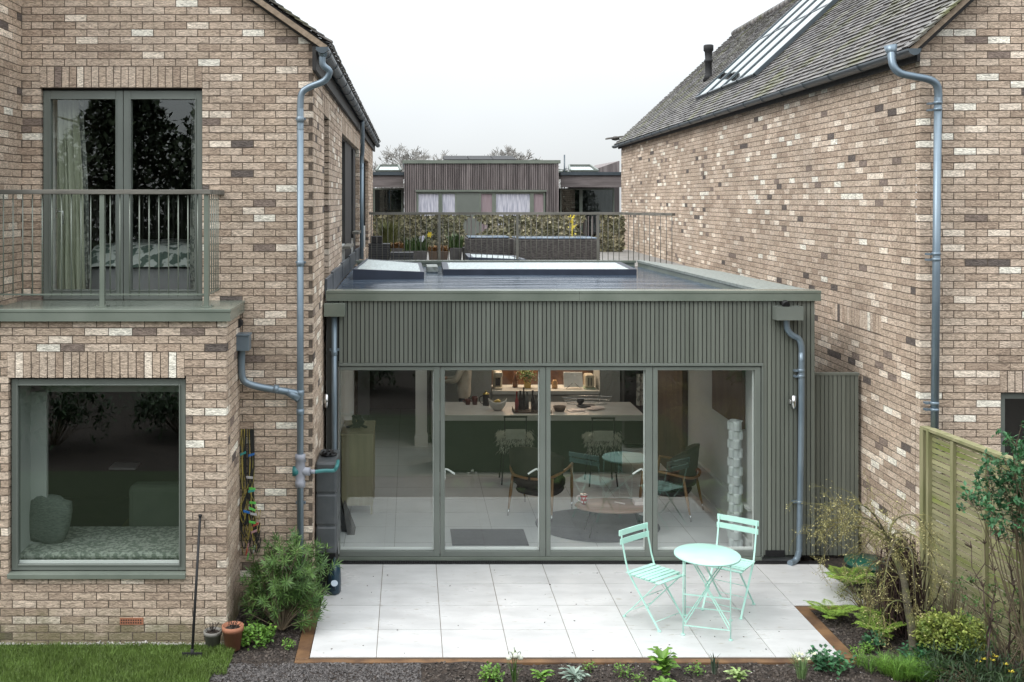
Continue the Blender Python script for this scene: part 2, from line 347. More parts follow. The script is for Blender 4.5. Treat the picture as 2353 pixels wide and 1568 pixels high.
# ================================================================= GROUND
m = MB(); m.box(-120, 120, -60, 160, -.3, -.06); m.build('ground', SOIL, kind='structure')
m = MB(); m.box(-9, -1.72, 3.8, 9.72, -.058, -.012); m.box(-1.72, 4.9, 3.8, 8.3, -.058, -.012); m.build('lawn', LAWNB, kind='structure')
m = MB()
NX, NY = 90, 60
def bedz(x, y): return -.028+.02*noise.noise((x*2.3, y*2.3, 1))+.012*noise.noise((x*9, y*9, 4))
def sheet(mb, x0, x1, y0, y1, st=.06):
    nx, ny = int((x1-x0)/st)+1, int((y1-y0)/st)+1; k = len(mb.v)
    for j in range(ny+1):
        for i in range(nx+1):
            x, y = x0+(x1-x0)*i/nx, y0+(y1-y0)*j/ny; mb.v.append((x, y, bedz(x, y)))
    for j in range(ny):
        for i in range(nx):
            a = k+j*(nx+1)+i; mb.face((a, a+1, a+nx+2, a+nx+1), None, True)
sheet(m, -1.72, 3.9, 8.3, 9.36); sheet(m, -1.72, -1.0, 9.36, 10.7); sheet(m, 3.9, 5.7, 8.3, 10.6); sheet(m, 4.67, 5.3, 10.6, 12.2)
m.build('flower_bed', SOIL, kind='structure')
# patio
m = MB(); xs = [-.9+.6*i for i in range(10)]
for j in range(4):
    ya = 11.83-.6*(j+1)
    for i, x in enumerate(xs):
        if x > 4.6: continue
        x1 = x+.6
        if j >= 2 and x1 > 3.95: continue
        x1 = min(x1, 4.66)
        r = random.random(); m.box(x+.003, x1-.003, ya+.003, ya+.597, -.02, random.uniform(-.0006, .0006), r)
    if True: m.box(4.5+.0022, 4.66, ya+.0022, ya+.5978, -.02, 0, random.random()) if j < 2 else None
m.build('patio', PATIO, kind='structure')
m = MB(); m.box(-.9, 4.66, 10.63, 11.83, -.055, -.006); m.box(-.9, 3.9, 9.43, 10.63, -.055, -.006); m.build('patio_joint', GROUT, kind='structure')
m = MB(); m.box(-1.03, -.905, 9.43, 10.62, -.055, -.012, bev=.006); m.box(-1.03, 1.63, 9.36, 9.425, -.055, -.014, bev=.006); m.box(1.635, 3.99, 9.355, 9.425, -.055, -.012, bev=.006)
m.box(3.905, 4.03, 9.43, 10.56, -.055, -.005, bev=.006); m.box(3.905, 4.68, 10.565, 10.625, -.055, -.008, bev=.006)
for v in range(len(m.v)): pass
solo(m, 'patio_edging', EDGE, 'brown timber sleepers edging the pale patio tiles', 'edging')
# drain
m = MB(); m.box(-.9, 4.66, 11.835, 11.855, -.05, .004)
for i in range(280): x = -.9+i*.0198; m.box(x, x+.011, 11.855, 11.925, -.02, .003)
m.box(-.9, 4.66, 11.925, 11.935, -.05, .003)
solo(m, 'drain_channel', DARK, 'black slotted drain channel between the patio and the glass doors', 'drain')
mb_ = MB(); rg = random.Random(77)
for _ in range(46):
    x, y = rg.uniform(-.8, 3.8), 9.5+2.2*rg.random()**1.6; a = rg.uniform(0, 6.28); q_ = rg.uniform(.003, .008); mb_.obox((x, y, .003), (math.cos(a), math.sin(a), 0), (-math.sin(a), math.cos(a), .1), (0, 0, 1), q_, q_*.5, .002, rg.random())
mb_.build('leaf_litter', BARK, kind='stuff', label='scattered bits of dead leaf and soil on the patio', category='leaf litter')
# lawn blades
m = MB(); rg = random.Random(3)
def blades(mb, n, x0, x1, y0, y1, hh=.05):
    for _ in range(n):
        x, y = rg.uniform(x0, x1), rg.uniform(y0, y1); h = hh*rg.uniform(.5, 1.3)*(1+.5*noise.noise((x*3, y*3, 0))); a = rg.uniform(0, 6.28); w_ = .0028
        dx, dy = math.cos(a)*w_, math.sin(a)*w_; lx, ly = rg.gauss(0, .018), rg.gauss(0, .018); r = rg.random()
        b = (x+lx*.4, y+ly*.4, h*.6-.012)
        mb.quad((x-dx, y-dy, -.012), (x+dx, y+dy, -.012), (b[0]+dx*.8, b[1]+dy*.8, b[2]), (b[0]-dx*.8, b[1]-dy*.8, b[2]), r)
        mb.tri((b[0]-dx*.8, b[1]-dy*.8, b[2]), (b[0]+dx*.8, b[1]+dy*.8, b[2]), (x+lx, y+ly, h-.012), r)
blades(m, 42000, -4.1, -1.72, 8.75, 9.66); blades(m, 9000, -4.1, -1.72, 7.6, 8.75, .06); blades(m, 900, -1.74, -1.60, 9.1, 9.6, .05)
m.build('grass', BLADE, kind='stuff', label='short green lawn grass below the left house', category='grass')
# mulch and soil crumbs
def chips(n, rects, mat, name, label, smin, smax, cat):
    mb = MB(); A = [(b-a)*(d-c) for a, b, c, d in rects]
    for _ in range(n):
        a, b, c, d = rg.choices(rects, A)[0]; x, y = rg.uniform(a, b), rg.uniform(c, d); z = bedz(x, y)+rg.uniform(0, .006)
        s_ = rg.uniform(smin, smax); M3 = Matrix.Rotation(rg.uniform(0, 6.28), 3, 'Z') @ Matrix.Rotation(rg.gauss(0, .5), 3, 'X') @ Matrix.Rotation(rg.gauss(0, .5), 3, 'Y')
        mb.obox((x, y, z), M3 @ Vector((1, 0, 0)), M3 @ Vector((0, 1, 0)), M3 @ Vector((0, 0, 1)), s_, s_*rg.uniform(.4, .9), s_*.3, rg.random())
    return mb.build(name, mat, kind='stuff', label=label, category=cat)
GRAV = M('grey_gravel', (.075, .068, .066), (.12, .11, .105), scale=30, rough=.9, rnd=.5)
chips(9000, [(-1.72, .1, 8.6, 9.34)], GRAV, 'gravel', 'dark grey gravel strip in front of the patio corner', .004, .011, 'gravel')
chips(11000, [(.1, 4.0, 8.6, 9.34), (-1.7, -1.04, 9.36, 10.6), (4.05, 5.5, 8.7, 10.5)], BARK, 'mulch', 'brown crumbly soil and bark mulch of the flower beds', .004, .015, 'mulch')
STONE = M('pale_stone', (.45, .43, .40), (.3, .28, .26), scale=30, rough=.8)
chips(160, [(.4, 4.0, 8.8, 9.33), (4.1, 5.0, 8.9, 9.6)], STONE, 'pebbles', 'small pale pebbles scattered on the front flower bed', .003, .008, 'pebbles')
chips(900, [(-4.0, -1.75, 9.66, 9.79)], STONE, 'shingle', 'pale shingle strip at the foot of the left wall', .005, .013, 'shingle')

# ================================================================= LEFT HOUSE
YL, XL, YB, XB = 10.6, -.982, 9.8, -1.714
SLL = .703
LH = thing('brick_house', 'brick house on the left with balcony window above a square bay window', 'house', (-3, 14, 0))
# upper window geometry
wx0, wx1, wz0, wz1 = P(93, 0, YL)[0], P(465, 0, YL)[0], 3.05, P(0, 203, YL)[1]
holes = [(wx0, wx1, 3.05, wz1)]
ER = 5.72   # wall height where the verge meets the corner
clipL = lambda z: (-99, XL-(z-.05-ER)/SLL if z-.05 > ER else 99)
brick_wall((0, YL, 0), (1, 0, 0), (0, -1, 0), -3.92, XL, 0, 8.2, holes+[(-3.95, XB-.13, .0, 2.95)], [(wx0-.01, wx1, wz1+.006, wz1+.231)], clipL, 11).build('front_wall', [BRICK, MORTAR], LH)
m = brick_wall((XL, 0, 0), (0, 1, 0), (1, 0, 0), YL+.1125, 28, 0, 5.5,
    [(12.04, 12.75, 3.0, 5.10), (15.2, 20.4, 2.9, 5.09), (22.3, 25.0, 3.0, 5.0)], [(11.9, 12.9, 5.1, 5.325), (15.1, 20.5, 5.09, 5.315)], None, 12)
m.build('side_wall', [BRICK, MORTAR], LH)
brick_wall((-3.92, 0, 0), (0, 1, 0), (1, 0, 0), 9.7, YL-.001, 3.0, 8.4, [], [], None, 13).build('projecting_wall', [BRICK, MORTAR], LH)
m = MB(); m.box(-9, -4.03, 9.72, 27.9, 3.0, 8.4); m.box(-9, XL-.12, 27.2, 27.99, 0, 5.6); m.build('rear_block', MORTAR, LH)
# roof of left house
def tiled_roof(E, D, S, length, slopelen, parent, mat, seed, gauge=.1, tw=.165, holes=()):
    """E eave corner, D unit along eave, S unit up the slope"""
    rg = random.Random(seed); mb = MB(); E, D, S = Vector(E), Vector(D).normalized(), Vector(S).normalized(); Nn = D.cross(S).normalized()
    if Nn.z < 0: Nn = -Nn
    nC = int(slopelen/gauge); nT = int(length/tw)
    for c in range(nC):
        for i in range(nT):
            a = (i+(.5 if c % 2 else 0))*tw
            if any(h[0] < a+tw/2 < h[1] and h[2] < (c+.5)*gauge < h[3] for h in holes): continue
            lift = rg.uniform(.018, .028); sk_ = rg.uniform(-.004, .004)
            p0, p1 = E+D*(a+.001)+S*(c*gauge-.012+sk_), E+D*(a+tw-.002)+S*(c*gauge-.012+sk_+rg.uniform(-.002, .002))
            q0, q1 = E+D*(a+.001)+S*((c+1)*gauge+.01), E+D*(a+tw-.002)+S*((c+1)*gauge+.01)
            l2 = lift+rg.uniform(-.003, .003); k = len(mb.v)
            mb.v += [tuple(p) for p in (p0+Nn*lift, p1+Nn*l2, q1+Nn*.002, q0+Nn*.002, p0-Nn*.001+S*.004, p1-Nn*.001+S*.004)]
            r = rg.random(); mb.face((k, k+1, k+2, k+3), r); mb.face((k+4, k+5, k+1, k), r)
    return mb
aL = math.atan(SLL)
EL = (-.80, YL-.12, 5.68)
o = tiled_roof(EL, (0, 1, 0), (-math.cos(aL), 0, math.sin(aL)), 18, 3.9, LH, TILE, 5).build('roof_tiles', TILE, LH)
m = MB()
ca, sa = math.cos(aL), math.sin(aL)
def slab(mb, E, D, S, len_, sl, t0, t1):
    E, D, S = Vector(E), Vector(D).normalized(), Vector(S).normalized(); Nn = D.cross(S).normalized(); Nn = Nn if Nn.z > 0 else -Nn
    mb.hexa([E+Nn*t0, E+D*len_+Nn*t0, E+D*len_+S*sl+Nn*t0, E+S*sl+Nn*t0, E+Nn*t1, E+D*len_+Nn*t1, E+D*len_+S*sl+Nn*t1, E+S*sl+Nn*t1])
slab(m, (EL[0], EL[1]+.05, EL[2]), (0, 1, 0), (-ca, 0, sa), 17.9, 3.9, -.10, -.006); m.build('roof_deck', FASCIA, LH)
m = MB(); slab(m, (EL[0]-.02, EL[1]-.02, EL[2]-.02), (0, 1, 0), (-ca, 0, sa), .11, 3.9, -.055, -.002); m.build('verge', SOFFIT, LH)
m = MB()
for i in range(38):   # stepped tile ends on the verge
    s0 = i*.1; c_ = Vector((EL[0]-ca*(s0+.06), EL[1]+.03, EL[2]+sa*(s0+.06))); Nn = Vector((sa, 0, ca)); m.obox(c_+Nn*.022, (-ca*.1+sa*-.012, 0, sa*.1-ca*.012), (0, 1, 0), Nn, .07, .06, .009, random.random())
m.build('verge_tiles', TILE, LH)
# fascia, gutter
m = MB(); m.box(-.975, -.935, YL-.1, 28.5, 5.42, 5.66); m.build('fascia', FASCIA, LH)
def gutter(mb, a, b, rad=.062, n=10, th=.004):
    a, b = Vector(a), Vector(b); d = (b-a).normalized(); sd = Vector((d.y, -d.x, 0)); k = len(mb.v)
    prof = [(math.cos(math.pi+math.pi*i/n)*rad, math.sin(math.pi+math.pi*i/n)*rad) for i in range(n+1)]; prof += [(x*.93, y*.93) for x, y in reversed(prof)]
    for p in (a, b):
        for x, z in prof: mb.v.append(tuple(p+sd*x+Vector((0, 0, z))))
    q = len(prof)
    for j in range(q): mb.face((k+j, k+(j+1) % q, k+q+(j+1) % q, k+q+j), None, True)
    for p, off in ((a, 0), (b, q)): mb.face(tuple(k+off+j for j in range(n+1)))
    L_ = (b-a).length; i = .4
    while i < L_:
        c = a+d*i; pts = [c+sd*math.cos(math.pi+math.pi*t/8)*(rad+.004)+Vector((0, 0, math.sin(math.pi+math.pi*t/8)*(rad+.004))) for t in range(9)]
        for t in range(8): mb.bar(pts[t], pts[t+1], .03, .006, up=(pts[t]-c))
        i += .9
m = MB(); gutter(m, (-.865, YL-.25, 5.63), (-.865, 28.6, 5.60)); m.build('gutter', GUTTER, LH)
# near downpipe
pz = lambda px, py, Y=YL-.09: (P(px, py, Y)[0], Y, P(px, py, Y)[1])
dp = MB()
pt = [(-.865, YL-.16, 5.60), (-.865, YL-.16, 5.47), pz(757, 165, YL-.14), pz(745, 186, YL-.12), pz(712, 200), pz(694, 214), pz(690, 245), pz(690, 300)]
dp.tube(smooth_path(pt, 6), .034, 14); x_p, z_p = P(690, 250, YL-.09)
dp.tube([(x_p, YL-.09, z_p), (x_p, YL-.09, .1)], .034, 14)
dp.lathe((-.865, YL-.16, 5.54), [(.036, 0), (.05, .05), (.07, .07), (.07, .08)], 14)
for py in (272, 600, 895, 938, 1055): pipe_collar(dp, x_p, YL-.09, P(0, py, YL)[1]-.05, .034, .06)
for py in (272, 600, 1055, 1150): dp.box(x_p-.05, x_p+.05, YL-.06, YL-.01, P(0, py, YL)[1]-.02, P(0, py, YL)[1]-.0)
D1 = dp.build('downpipe', PIPE, LH)
m = MB(); zc = P(0, 1078, YL)[1]   # rainwater diverter
m.lathe((x_p, YL-.09, zc-.16), [(.036, 0), (.052, .003), (.052, .06), (.046, .065), (.05, .12), (.05, .21), (.046, .27), (.052, .275), (.052, .33), (.036, .333)], 18)
m.tube([(x_p-.01, YL-.09, zc), (x_p+.10, YL-.10, zc)], [.045, .04], 16); m.tube([(x_p+.10, YL-.10, zc), (x_p+.15, YL-.10, zc-.004)], .022, 12)
m.build('diverter', GREYPL, D1)
TEAL = M('teal_plastic', (.03, .16, .16), rough=.4)
m = MB(); m.tube([(x_p-.015, YL-.09, zc), (x_p-.075, YL-.09, zc)], .05, 18); m.tube(smooth_path([(x_p+.14, YL-.10, zc-.004), (x_p+.24, YL-.03, zc-.01), (x_p+.33, YL+.02, zc-.02), (x_p+.36, YL+.03, zc+.02), (x_p+.36, YL+.19, zc+.03)]), .02, 12)
m.build('diverter_hose', TEAL, D1)
# branch pipe with hopper
m = MB(); xh0, zh1 = P(535, 765, YL-.12); xh1, zh0 = P(576, 803, YL-.12)
m.box(xh0, xh1, YL-.24, YL-.08, zh0, zh1-.02, bev=.004); m.box(xh0-.008, xh1+.008, YL-.25, YL-.07, zh1-.018, zh1, bev=.003)
pts = [pz(556, 800, YL-.15), pz(555, 850, YL-.14), pz(562, 876, YL-.13), pz(590, 888, YL-.12), pz(640, 897, YL-.11), pz(687, 905, YL-.09)]
m.tube(smooth_path(pts, 7), .036, 14); m.tube([pz(660, 900, YL-.1), pz(688, 915, YL-.09)], [.038, .05], 14)
m.tube([pz(628, 893, YL-.112), pz(640, 896, YL-.11)], .042, 14)
m.build('hopper_branch', PIPE, LH)
m = MB(); m.tube([(xh0+.05, YL-.02, zh1+.09), (xh0+.05, YL-.13, zh1+.09), ], .042, 14); m.build('overflow_spout', DARK, LH)
# far downpipe of side wall
m = MB(); Yp = 19.7; xq = -.90
m.tube(smooth_path([(-.865, Yp-.6, 5.55), (-.865, Yp-.5, 5.40), (-.88, Yp-.1, 5.05), (xq, Yp, 4.9), (xq, Yp, 4.7)]), .04, 10); m.tube([(xq, Yp, 4.8), (xq, Yp, 3.0)], .04, 10); m.build('downpipe', PIPE, LH)
# side glazing (set back in the wall)
def side_panel(y0, y1, z0, z1, name, panes, sills=()):
    mb = MB(); xx = XL-.09; prev = y0
    for a, b in panes:
        if a-prev > .01: mb.box(xx-.03, xx+.02, prev, a, z0, z1)
        prev = b
    if y1-prev > .01: mb.box(xx-.03, xx+.02, prev, y1, z0, z1)
    mb.box(xx-.031, xx+.021, y0, y1, z1-.03, z1); f = mb.build(name, FASCIA, LH)
    for a, b in panes:
        g = MB(); g.quad((xx-.01, a, z0+.5), (xx-.01, b, z0+.5), (xx-.01, b, z1-.03), (xx-.01, a, z1-.03)); g.build('pane', GLASS, f)
        g = MB(); g.box(xx-.028, xx+.018, a+.002, b-.002, z0, z0+.5); g.build('lining', WALLG, f)
        g = MB(); g.box(xx-.16, xx-.15, a-.02, b+.02, z0, z1); g.build('blind', WALLG, f)
    return f
side_panel(12.04, 12.75, 3.0, 5.1, 'side_window', [(12.09, 12.70)])
side_panel(15.2, 20.4, 2.9, 5.09, 'dark_timber_panel', [(16.15, 17.1), (18.9, 19.6)])
side_panel(22.3, 25.0, 3.0, 5.0, 'side_window', [(22.4, 23.4), (23.6, 24.9)])
for ya_, yb_, zz in ((16.1, 17.2, 3.36), (18.8, 19.8, 3.5)):
    m = MB(); m.box(XL-.05, XL+.07, ya_, yb_, zz, zz+.04); m.build('window_sill', RAILW, LH)
m = MB()
for i in range(9): m.box(XL+.003, XL+.03+.006*(i % 2), 12.1+i*.92, 13.0+i*.92, 2.98, 3.20+.02*(i % 2))
m.build('lead_upstand', LEADM, LH)
# bay
bx0, bz0_ = P(22, 1315, YB); bx1, bz1_ = P(424.5, 873, YB)
sol = (P(16, 0, YB)[0], P(424, 0, YB)[0], P(0, 869, YB)[1], P(0, 816, YB)[1])
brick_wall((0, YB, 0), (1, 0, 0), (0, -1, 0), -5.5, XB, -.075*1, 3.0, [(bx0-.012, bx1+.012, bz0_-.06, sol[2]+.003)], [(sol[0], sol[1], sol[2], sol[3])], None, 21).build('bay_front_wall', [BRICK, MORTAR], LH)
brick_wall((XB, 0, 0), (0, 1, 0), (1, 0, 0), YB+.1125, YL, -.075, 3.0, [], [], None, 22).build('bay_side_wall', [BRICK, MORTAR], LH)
m = MB(); za, zb = 2.985, 3.10
m.box(-5.5, XB+.05, YB-.05, YL-.002, zb-.03, zb, bev=.004); m.box(-5.5, XB+.045, YB-.045, YB-.01, za, zb-.031); m.box(XB+.01, XB+.045, YB-.009, YL-.003, za, zb-.031)
m.build('balcony_slab', COPE, LH)
# bay window
W = MB(); yf0, yf1 = YB+.045, YB+.115
frame(W, bx0, bx1, bz0_, bz1_, yf0, yf1, .062, .058, .062); frame(W, bx0+.05, bx1-.05, bz0_+.045, bz1_-.05, yf0-.012, yf0-.002, .012)
bw = W.build('bay_window_frame', SAGE, LH)
g = MB(); g.quad((bx0+.06, yf0+.02, bz0_+.05), (bx1-.06, yf0+.02, bz0_+.05), (bx1-.06, yf0+.02, bz1_-.055), (bx0+.06, yf0+.02, bz1_-.055)); g.build('pane', GLASS, bw)
g = MB(); g.box(bx0+.062, bx1-.062, yf0+.032, yf0+.05, bz0_+.058, bz0_+.082); g.build('glazing_bead', WALLW, bw)
g = MB(); g.box(bx0-.012, bx1+.012, YB-.035, YB+.12, bz0_-.055, bz0_-.008, bev=.004); g.build('sill', COPE, bw)
g = MB(); g.box(bx0-.01, bx1+.01, yf0+.012, yf1, bz1_+.001, bz1_+.03); g.build('head_gap', DARK, bw)
# bay room
WALLGR = M('reveal_paint', (.30, .33, .31), (.34, .37, .35), scale=2, rough=.7)
m = MB(); m.box(bx0-.06, bx0+.045, yf1, YB+.42, .4, 2.5); m.box(bx0-.3, bx0+.20, YB+.42, YB+.47, .4, 2.5)
m.box(bx0-.05, bx1+.3, yf1, YB+.42, bz1_-.05, bz1_+.2); m.box(bx0-.3, bx1+.3, YB+.42, YB+.47, bz1_-.19, bz1_+.2); m.build('reveal', WALLGR, LH)
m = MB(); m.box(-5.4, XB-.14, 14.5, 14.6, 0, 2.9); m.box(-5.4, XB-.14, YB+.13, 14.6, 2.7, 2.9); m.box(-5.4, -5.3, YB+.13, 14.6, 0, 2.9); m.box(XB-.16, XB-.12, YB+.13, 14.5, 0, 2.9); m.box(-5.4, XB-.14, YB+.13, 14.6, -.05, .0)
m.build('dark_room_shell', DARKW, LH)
m = MB(); m.box(-3.6, -2.2, 10.75, 14.4, .001, .04); m.build('room_floor', M('green_carpet', (.06, .065, .025), (.09, .08, .03), scale=2, rough=.9), LH)
SEATF = M('tufted_seat_fabric', (.12, .145, .12), (.27, .30, .26), scale=28, rough=.95, bump=1.2, bscale=60, detail=4, ramp=(.45, .58))
m = MB(); m.box(bx0+.02, bx1+.1, YB+.15, 10.78, bz0_+.0, bz0_+.05, bev=.02); m.box(bx0+.02, bx1+.1, YB+.15, 10.78, bz0_+.052, bz0_+.13, bev=.03)
solo(m, 'window_seat_cushion', SEATF, 'speckled grey green cushion filling the bay window seat', 'cushion')
m = MB(); c_ = P(112, 1190, 10.25)
KNIT = M('knitted_fabric', (.06, .08, .07), (.10, .12, .105), scale=30, rough=.95, bump=1, bscale=50, stretch=(1, 1, 3))
m.blob((0, 0, 0), .215, .09, .235, 28, 18, .10, 3.2, sq=.62)
Mr = Matrix.Rotation(R(14), 3, 'Y'); m.v = [tuple(Mr @ Vector(v)+Vector((c_[0]-.01, 10.27, bz0_+.35))) for v in m.v]; solo(m, 'pillow', KNIT, 'dark green knitted pillow leaning in the left corner of the window seat', 'pillow')
SOFA = M('green_sofa', (.055, .075, .055), (.068, .088, .065), scale=4, rough=.95)
m = MB(); m.box(-2.95, -1.95, 10.95, 11.2, .3, 1.12, bev=.06); solo(m, 'sofa', SOFA, 'dull green sofa back behind the window seat', 'sofa')
m = MB(); m.box(-3.42, -3.12, 11.9, 12.15, 1.05, 1.07); m.box(-3.40, -3.24, 11.92, 12.13, 1.071, 1.074); 
solo(m, 'tray', M('pale_frame', (.4, .4, .38), rough=.5), 'small pale framed tray in the dim room behind the bay window', 'tray')
# upper window: two glazed doors
yf0, yf1 = YL+.05, YL+.13; xm = P(280, 0, YL)[0]
for k, (a, b) in enumerate(((wx0+.01, xm-.003), (xm+.003, wx1-.01))):
    W = MB(); frame(W, a, b, 3.10, wz1-.02, yf0, yf1, .075, .1, .085); frame(W, a+.062, b-.062, 3.19, wz1-.095, yf0-.01, yf0-.001, .012)
    bw = W.build('balcony_door', SAGE, LH)
    g = MB(); g.quad((a+.07, yf0+.03, 3.18), (b-.07, yf0+.03, 3.18), (b-.07, yf0+.03, wz1-.1), (a+.07, yf0+.03, wz1-.1)); g.build('pane', GLASS, bw)
    hx = a+.105 if k == 0 else xm-.0
    if k == 0:
        g = MB(); g.box(hx-.008, hx+.008, yf1+.001, yf1+.012, 3.93, 4.03); g.tube([(hx, yf1+.01, 4.0), (hx, yf1+.05, 4.0), (hx+.05, yf1+.05, 4.0), (hx+.055, yf1+.05, 3.87)], .008, 8); g.build('handle', STEEL, bw)
m = MB(); m.box(wx0, wx1, yf0+.012, yf1, wz1-.018, wz1+.012); m.build('door_head', DARK, LH)
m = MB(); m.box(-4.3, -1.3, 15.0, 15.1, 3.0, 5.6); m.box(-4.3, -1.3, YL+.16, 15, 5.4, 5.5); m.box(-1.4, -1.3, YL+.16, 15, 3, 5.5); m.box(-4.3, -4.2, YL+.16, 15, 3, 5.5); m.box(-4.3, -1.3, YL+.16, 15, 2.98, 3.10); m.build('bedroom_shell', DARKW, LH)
for xa, xb_ in ((wx0-.08, wx0+.03), (wx1, wx1+.1)):
    m = MB(); m.box(xa, xb_, yf1+.004, YL+.4, 3.1, 5.35); m.build('bedroom_reveal', WALLW, LH)
CURT = M('cream_curtain', (.48, .50, .38), (.54, .56, .44), scale=3, rough=.9, trans=.2)
DAM = M('damask_lining', (.30, .31, .28), (.12, .13, .12), scale=24, rough=.9, ramp=(.48, .54), detail=2)
def curtain(mb, x0t, x1t, x0b, x1b, z0, z1, y, folds, amp=.03, mi=0):
    n = folds*8; k = len(mb.v); rows = 14; mb.mi = mi
    for j in range(rows+1):
        t = j/rows; z = z1+(z0-z1)*t
        for i in range(n+1):
            s_ = i/n; x = (x0t+(x1t-x0t)*s_)*(1-t)+(x0b+(x1b-x0b)*s_)*t
            yy = y+amp*math.sin(s_*folds*6.283+.6*math.sin(z*2.1+s_*9))*(.7+.5*t)+.012*noise.noise((s_*6, z*2, 3)); mb.v.append((x+.01*math.sin(z*3+s_*20), yy, z))
    for j in range(rows):
        for i in range(n): a = k+j*(n+1)+i; mb.face((a, a+1, a+n+2, a+n+1), None, True)
m = MB(); ya = YL+.33
curtain(m, P(129, 0, ya)[0], P(182, 0, ya)[0], P(131, 0, ya)[0], P(200, 0, ya)[0], 3.13, 5.2, ya, 5); curtain(m, P(182, 0, ya)[0], P(192, 0, ya)[0], P(200, 0, ya)[0], P(213, 0, ya)[0], 3.13, 5.2, ya-.02, 1, .012, 1)
solo(m, 'curtain', [CURT, DAM], 'long cream curtain with patterned edge hanging at the left of the balcony window', 'curtain')
m = MB(); curtain(m, P(440, 0, ya)[0], P(456, 0, ya)[0], P(437, 0, ya)[0], P(456, 0, ya)[0], 3.13, 5.2, ya, 1, .02, 0); solo(m, 'curtain', DAM, 'narrow strip of patterned curtain at the right edge of the balcony window', 'curtain')
BED = thing('bed', 'bed with leaf patterned duvet and white drawer base behind the balcony window', 'bed', (-2.6, 12, 3.1))
m = MB(); m.box(-3.45, -1.5, 11.25, 13.2, 3.11, 3.38, bev=.01); m.build('bed_base', M('bed_white', (.36, .36, .37), rough=.6), BED)
m = MB()
nX, nY = 40, 20; k0 = 0
for j in range(nY+1):
    for i in range(nX+1):
        x = -3.45+1.95*i/nX; y = 11.2+2*j/nY; e = min(1, j/3); m.v.append((x, y, 3.40+(.22*math.sqrt(e) if j else 0)+.03*noise.noise((x*4, y*4, 0))))
for j in range(nY):
    for i in range(nX): a = j*(nX+1)+i; m.face((a, a+1, a+nX+2, a+nX+1), None, True)
m.build('duvet', M('leaf_duvet', (.55, .58, .55), (.10, .14, .12), scale=9, rough=.9, ramp=(.5, .54), detail=2), BED)
# balcony railing
m = MB(); yr = 9.97; xr = P(475, 0, yr)[0]; zt = 4.215
BR = bpy.data.objects.new('balcony_railing', None)
hr = MB(); hr.box(-5.4, xr+.045, yr-.045, yr+.03, zt-.045, zt, bev=.006); hr.bar((xr+.02, yr+.03, zt-.023), (P(508, 0, YL)[0], YL-.01, zt-.023), .07, .044)
HR = hr.build('balcony_railing', RAILW, LH)
g = MB(); 
for xx in (xr, P(236, 0, yr)[0], P(-10, 0, yr)[0]): g.box(xx-.022, xx+.022, yr-.03, yr+.02, 3.10, zt-.046); g.box(xx-.055, xx+.055, yr-.07, yr+.06, 3.101, 3.109); [g.lathe((xx+a, yr+b, 3.109), [(.008, 0), (.008, .008)], 8) for a in (-.04, .04) for b in (-.05, .04)]
g.box(-5.4, xr-.023, yr-.012, yr+.004, 3.21, 3.225); g.box(xr+.0, xr+.012, yr+.021, YL-.005, 3.21, 3.225); g.build('post', COPE, HR)
x = xr-.085; cnt = 0
while x > -4.1:
    if abs(x-P(236, 0, yr)[0]) > .035:
        g = MB(); g.tube([(x, yr-.004, 3.2), (x, yr-.004, zt-.046)], .0062, 8); g.build('baluster', COPE, HR)
    x -= .0925
for i in range(5):
    g = MB(); yy = yr+.1+i*.11; xx = xr+.006+(P(508, 0, YL)[0]-xr-.02)*(yy-yr)/(YL-yr); g.tube([(xx, yy, 3.2), (xx, yy, zt-.046)], .0062, 8); g.build('baluster', COPE, HR)
# airbrick
g = MB(); g.box(-2.71, -2.49, YB-.006, YB+.01, .143, .207)
TERRA = M('terracotta', (.36, .15, .085), (.30, .125, .07), scale=8, rough=.8)
g.build('air_brick', TERRA, LH)
g = MB()
for i in range(9):
    for j in range(2): g.box(-2.70+i*.0225, -2.688+i*.0225, YB-.0075, YB-.005, .155+j*.024, .168+j*.024)
g.build('air_brick_holes', DARK, LH)

# ================================================================= RIGHT HOUSE (turned two degrees)
YR, XR, TA = 10.6, 5.17, R(2.0)
def rt(u, v): return (XR+u*math.cos(TA)+v*math.sin(TA), YR-u*math.sin(TA)+v*math.cos(TA))     # u along the front, v into depth
Uf, Us = Vector((math.cos(TA), -math.sin(TA), 0)), Vector((math.sin(TA), math.cos(TA), 0))
RH = thing('brick_house', 'brick house on the right with long tiled roof and rooflights', 'house', (8, 18, 0))
SR = .93; LEN = 18.1
zR = 5.56
hx0 = (P(2296, 0, YR)[0]-XR)
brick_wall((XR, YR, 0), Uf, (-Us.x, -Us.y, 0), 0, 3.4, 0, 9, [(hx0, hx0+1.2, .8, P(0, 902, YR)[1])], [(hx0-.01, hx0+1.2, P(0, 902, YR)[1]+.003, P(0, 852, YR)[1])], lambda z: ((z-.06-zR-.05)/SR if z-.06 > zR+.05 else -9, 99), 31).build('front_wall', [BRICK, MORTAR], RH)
brick_wall((XR, YR, 0), Us, (-Uf.x, -Uf.y, 0), .1125, LEN, 0, 5.6, [], [(.95, 2.4, 2.63, 2.855)], None, 32).build('side_wall', [BRICK, MORTAR], RH)
